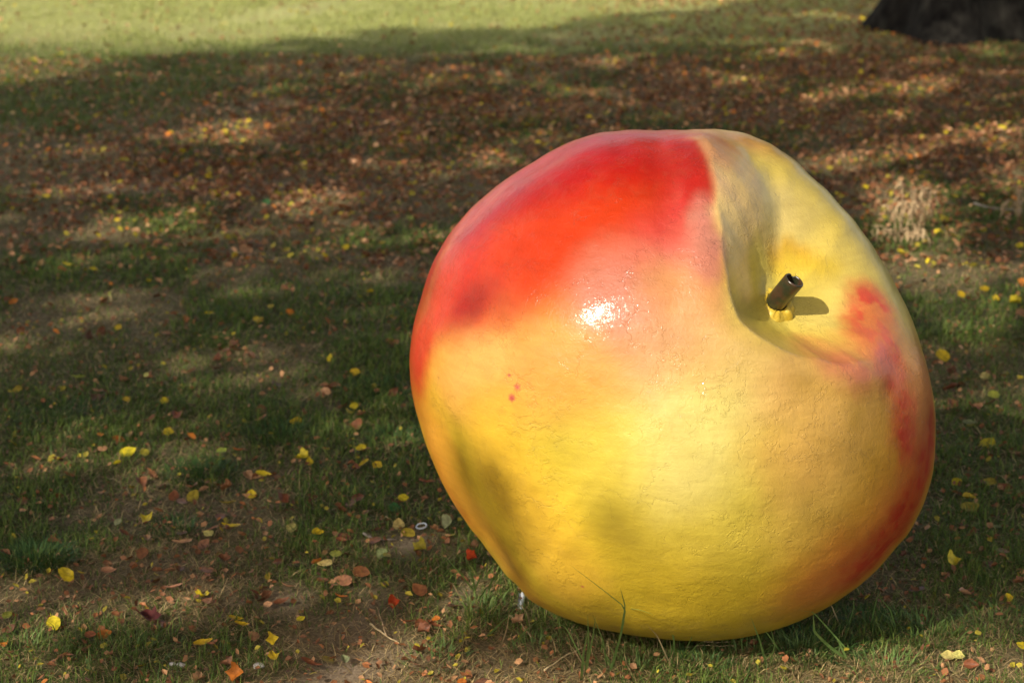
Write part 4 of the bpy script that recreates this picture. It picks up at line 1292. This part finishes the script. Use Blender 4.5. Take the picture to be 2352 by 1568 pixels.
tuft_mesh('grass_tuft', 2010, 1445, 0.13, 320, 0.07, 'sunlit green tuft at the lower right of the apple')
tuft_mesh('grass_tuft', 1600, 1530, 0.10, 160, 0.06, 'small sunny tuft in front of the apple foot')
SUNNY = ((0.08, 0.15, 0.035), (0.20, 0.29, 0.08))  # lighter greens for sunlit tufts, the sunlight put into the colour
for x_, y_, r_, n_, h_, l_ in (
    (1710, 1512, 0.09, 110, 0.075, 'thin sunny tuft just right of the middle of the apple foot'),
    (1835, 1505, 0.09, 130, 0.085, 'tall thin tuft left of the broad arching blade'),
    (2120, 1455, 0.12, 190, 0.080, 'half shaded tuft near the lower right edge of the apple'),
    (2290, 1440, 0.13, 200, 0.070, 'sunny tuft at the right border above the paired pale leaves'),
    (1110, 1400, 0.09, 130, 0.060, 'sunny tuft on the bank left of the paper scrap'),
    (1010, 1500, 0.10, 130, 0.055, 'low sunny tuft at the edge of the bare soil patch'),
    (1455, 1545, 0.10, 130, 0.060, 'bright tuft at the bottom border right of the forked blades'),
    (2040, 1545, 0.12, 170, 0.060, 'bright tuft at the bottom border left of the paired pale leaves'),
    (1230, 1480, 0.08, 100, 0.060, 'small tuft below the paper scrap'),
    (60, 1500, 0.12, 170, 0.060, 'sunny tuft in the bottom left corner of the photo'),
    (300, 1500, 0.12, 170, 0.055, 'half sunny tuft below the dark red leaf')):
    tuft_mesh('grass_tuft', x_, y_, r_, n_, h_, l_, SUNNY, .0038)
tuft_mesh('grass_tuft', 150, 960, 0.2, 320, 0.07, 'wide green tuft near the left border above the dark tuft')

# ------------------------------------------------------------------ small finds
g = ground_at(968, 1216)
bm = bmesh.new()
N, M2 = 40, 8
ringv = []
for i in range(N):
    a = 2 * math.pi * i / N
    row = []
    for j in range(M2):
        b = 2 * math.pi * j / M2
        rr = 0.0175 + 0.0022 * math.cos(b)
        row.append(bm.verts.new((rr * math.cos(a), rr * math.sin(a) * 0.92, 0.0032 * math.sin(b))))
    ringv.append(row)
for i in range(N):
    for j in range(M2):
        f = bm.faces.new((ringv[i][j], ringv[(i + 1) % N][j], ringv[(i + 1) % N][(j + 1) % M2], ringv[i][(j + 1) % M2])); f.smooth = True
me = bpy.data.meshes.new('plastic_ring'); bm.to_mesh(me); bm.free()
me.materials.append(simple_mat('white_plastic', (0.62, 0.68, 0.78), (0.74, 0.78, 0.85), 0.35, 50))
o = bpy.data.objects.new('plastic_ring', me); C.objects.link(o)
o.location = (g[0], g[1], float(gz(g[0], g[1])) + 0.012); o.rotation_euler = (R(8), R(-10), 0.3)
tag(o, 'small white plastic ring lying on dark soil left of the apple', 'ring')

def twig(label, vpts, r, mat, lift=0.01, cat='twig', name='twig'):
    P = [ground_at(*q) for q in vpts]
    g0 = P[0]
    for p in P: p[2] = float(gz(p[0], p[1])) + lift
    n = len(P)
    tt = np.linspace(0, n - 1, 12)
    P = np.array(P)
    pts = [tuple(np.array([np.interp(t, np.arange(n), P[:, k]) for k in range(3)]) - P[0] + np.array([0, 0, 0.004 * mnoise.noise(Vector((t * 3, r * 100, 0)))])) for t in tt]
    bm = bmesh.new()
    tube(bm, pts, [r * (1 - 0.6 * i / 11) for i in range(12)], 7, 0.3)
    me = bpy.data.meshes.new(name); bm.to_mesh(me); bm.free(); me.materials.append(mat)
    o = bpy.data.objects.new(name, me); C.objects.link(o); o.location = tuple(P[0])
    tag(o, label, cat, 'twigs and straws on the lawn')
twig('curved grey brown twig on bare soil left of the white ring', [(835, 1232), (850, 1240), (875, 1247), (912, 1243)], 0.0045, M_TWIG, 0.008)
twig('thin pale bent twig just above the curved one', [(885, 1195), (900, 1203), (903, 1216)], 0.002, M_STRAW, 0.015)
twig('straight pale twig pointing down right on the bare patch', [(850, 1428), (882, 1448), (917, 1467)], 0.0038, M_STRAW, 0.012)
twig('dry brown stalk rising beside the straight pale twig', [(887, 1456), (878, 1430), (866, 1400)], 0.0022, M_DRYWEED, 0.02)
twig('long straw on the sunny bank below the orange red leaf', [(985, 1325), (1010, 1308), (1040, 1285)], 0.0026, M_STRAW, 0.015)
twig('thin grey stick lying at the right border below the dead weed', [(2236, 488), (2270, 500), (2352, 508)], 0.006, M_TWIG, 0.05)
twig('flat straw lying under the apple foot', [(1600, 1478), (1650, 1483), (1740, 1476)], 0.003, M_STRAW, 0.012)
twig('second straw just below the one under the apple foot', [(1560, 1496), (1620, 1490), (1690, 1494)], 0.0025, M_STRAW, 0.014)
twig('short straw leaning at the bottom left of the apple foot', [(1250, 1545), (1300, 1512), (1345, 1495)], 0.0028, M_STRAW, 0.02)
twig('thick straw below the left side of the apple foot', [(1170, 1420), (1195, 1435), (1220, 1470)], 0.0032, M_STRAW, 0.02)

def pebble(label, vx, vy, w, mat):
    g = ground_at(vx, vy)
    bm = bmesh.new()
    bmesh.ops.create_icosphere(bm, subdivisions=3, radius=1)
    for v in bm.verts:
        v.co *= 1 + 0.35 * mnoise.noise(v.co * 1.4 + Vector((vx, vy, 0)))
        v.co = Vector((v.co.x * w, v.co.y * w * 0.8, v.co.z * w * 0.55))
    for f in bm.faces: f.smooth = True
    me = bpy.data.meshes.new('pebble'); bm.to_mesh(me); bm.free(); me.materials.append(mat)
    o = bpy.data.objects.new('pebble', me); C.objects.link(o)
    o.location = (g[0], g[1], float(gz(g[0], g[1])) + w * 0.3)
    tag(o, label, 'pebble', 'pale pebbles near the bottom border')
M_STONE = simple_mat('pale_stone', (0.34, 0.31, 0.29), (0.52, 0.49, 0.46), 0.8, 90, 0.5)
pebble('pale round pebble below the crumpled yellow leaf pair', 594, 1524, 0.017, M_STONE)
pebble('whitish pebble left of the other one near the bottom border', 415, 1529, 0.013, M_STONE)
pebble('small whitish pebble touching the left one near the bottom border', 396, 1527, 0.010, M_STONE)

# white scrap by the foot of the apple
g = ground_at(1196, 1388)
V, F = [], []
for i in range(6):
    for j in range(5):
        u_, v_ = i / 5 - .5, j / 4 - .5
        V.append((u_ * 0.022 + 0.004 * math.sin(v_ * 5), v_ * 0.05, 0.006 * math.sin(u_ * 9) + 0.02 * (v_ + .5) + 0.004 * math.cos(v_ * 8)))
for i in range(5):
    for j in range(4):
        a = i * 5 + j; F.append((a, a + 1, a + 6, a + 5))
me = bpy.data.meshes.new('paper_scrap'); me.from_pydata(V, [], F); me.materials.append(simple_mat('white_paper', (0.28, 0.31, 0.34), (0.42, 0.44, 0.46), 0.7, 40))
o = bpy.data.objects.new('paper_scrap', me); C.objects.link(o)
o.location = (g[0], g[1], float(gz(g[0], g[1])) + 0.012); o.rotation_euler = (0.5, 0.1, 0.2)
tag(o, 'crumpled white paper scrap in the grass at the left of the apple foot', 'paper')

# ------------------------------------------------------------------ dead weeds on the right
def dead_weed(label, vx, vy, hpx, wpx, nst, seed):
    r = random.Random(seed)
    g = ground_at(vx, vy)
    sc = ((g - CAM) @ FWD) / FPX
    root = empty('dead_weed', tuple(g)); tag(root, label, 'weed', 'dead weeds right of the apple')
    Vs, Fs = [], []
    for s in range(nst):
        h = hpx * sc * r.uniform(0.5, 1.05); ox = wpx * sc * r.uniform(-0.5, 0.5); oy = r.uniform(-0.12, 0.12)
        P0 = Vector((ox * 0.4, oy * 0.4, 0)); P1 = Vector((ox * 0.8, oy, h * 0.7)); P2 = Vector((ox * 1.1, oy * 1.2, h)); P3 = P2 + Vector((r.uniform(-.08, .08), r.uniform(-.05, .05), -h * 0.18))
        pts = []
        for i in range(10):
            t = i / 9
            pts.append(((1 - t) ** 3) * P0 + 3 * (1 - t) ** 2 * t * P1 + 3 * (1 - t) * t * t * P2 + t ** 3 * P3)
        bm = bmesh.new(); tube(bm, pts, [0.004 * (1 - .06 * i) for i in range(10)], 6)
        me = bpy.data.meshes.new('stalk'); bm.to_mesh(me); bm.free(); me.materials.append(M_DRYWEED)
        o = bpy.data.objects.new('stalk', me); C.objects.link(o); o.parent = root
        for q in range(6):
            p = pts[r.randrange(3, 10)]
            ln, w = r.uniform(0.05, 0.12), r.uniform(0.007, 0.016)
            dx, dy = r.uniform(-.6, .6), r.uniform(-.5, .5)
            b = len(Vs)
            sd = Vector((r.uniform(-1, 1), r.uniform(-1, 1), 0.1)).normalized()
            for i in range(5):
                t = i / 4
                c = p + Vector((dx * ln * t + 0.01 * math.sin(t * 9 + q), dy * ln * t, -ln * t * t * 0.9 + 0.01 * t))
                ww = w * math.sin(math.pi * (0.12 + 0.85 * t))
                sd2 = Matrix.Rotation(t * r.uniform(0.5, 2.5), 3, 'Z') @ sd
                Vs += [tuple(c - sd2 * ww / 2), tuple(c + sd2 * ww / 2 + Vector((0, 0, ww * .3)))]
            for i in range(4):
                a = b + 2 * i; Fs.append((a, a + 1, a + 3, a + 2))
    me = bpy.data.meshes.new('withered_leaves'); me.from_pydata(Vs, [], Fs); me.materials.append(M_DRYWEED)
    o = bpy.data.objects.new('withered_leaves', me); C.objects.link(o); o.parent = root; o['kind'] = 'stuff'
dead_weed('dead tan weed with drooping withered leaves right of the apple', 2062, 545, 150, 60, 5, 1)
dead_weed('taller dead tan weed, the second one right of the apple', 2100, 530, 125, 70, 5, 2)
dead_weed('low spread of dead stems at the foot of the two weeds', 2080, 560, 60, 120, 6, 3)
dead_weed('dead tan weed cut off by the right border of the photo', 2342, 510, 100, 50, 4, 4)
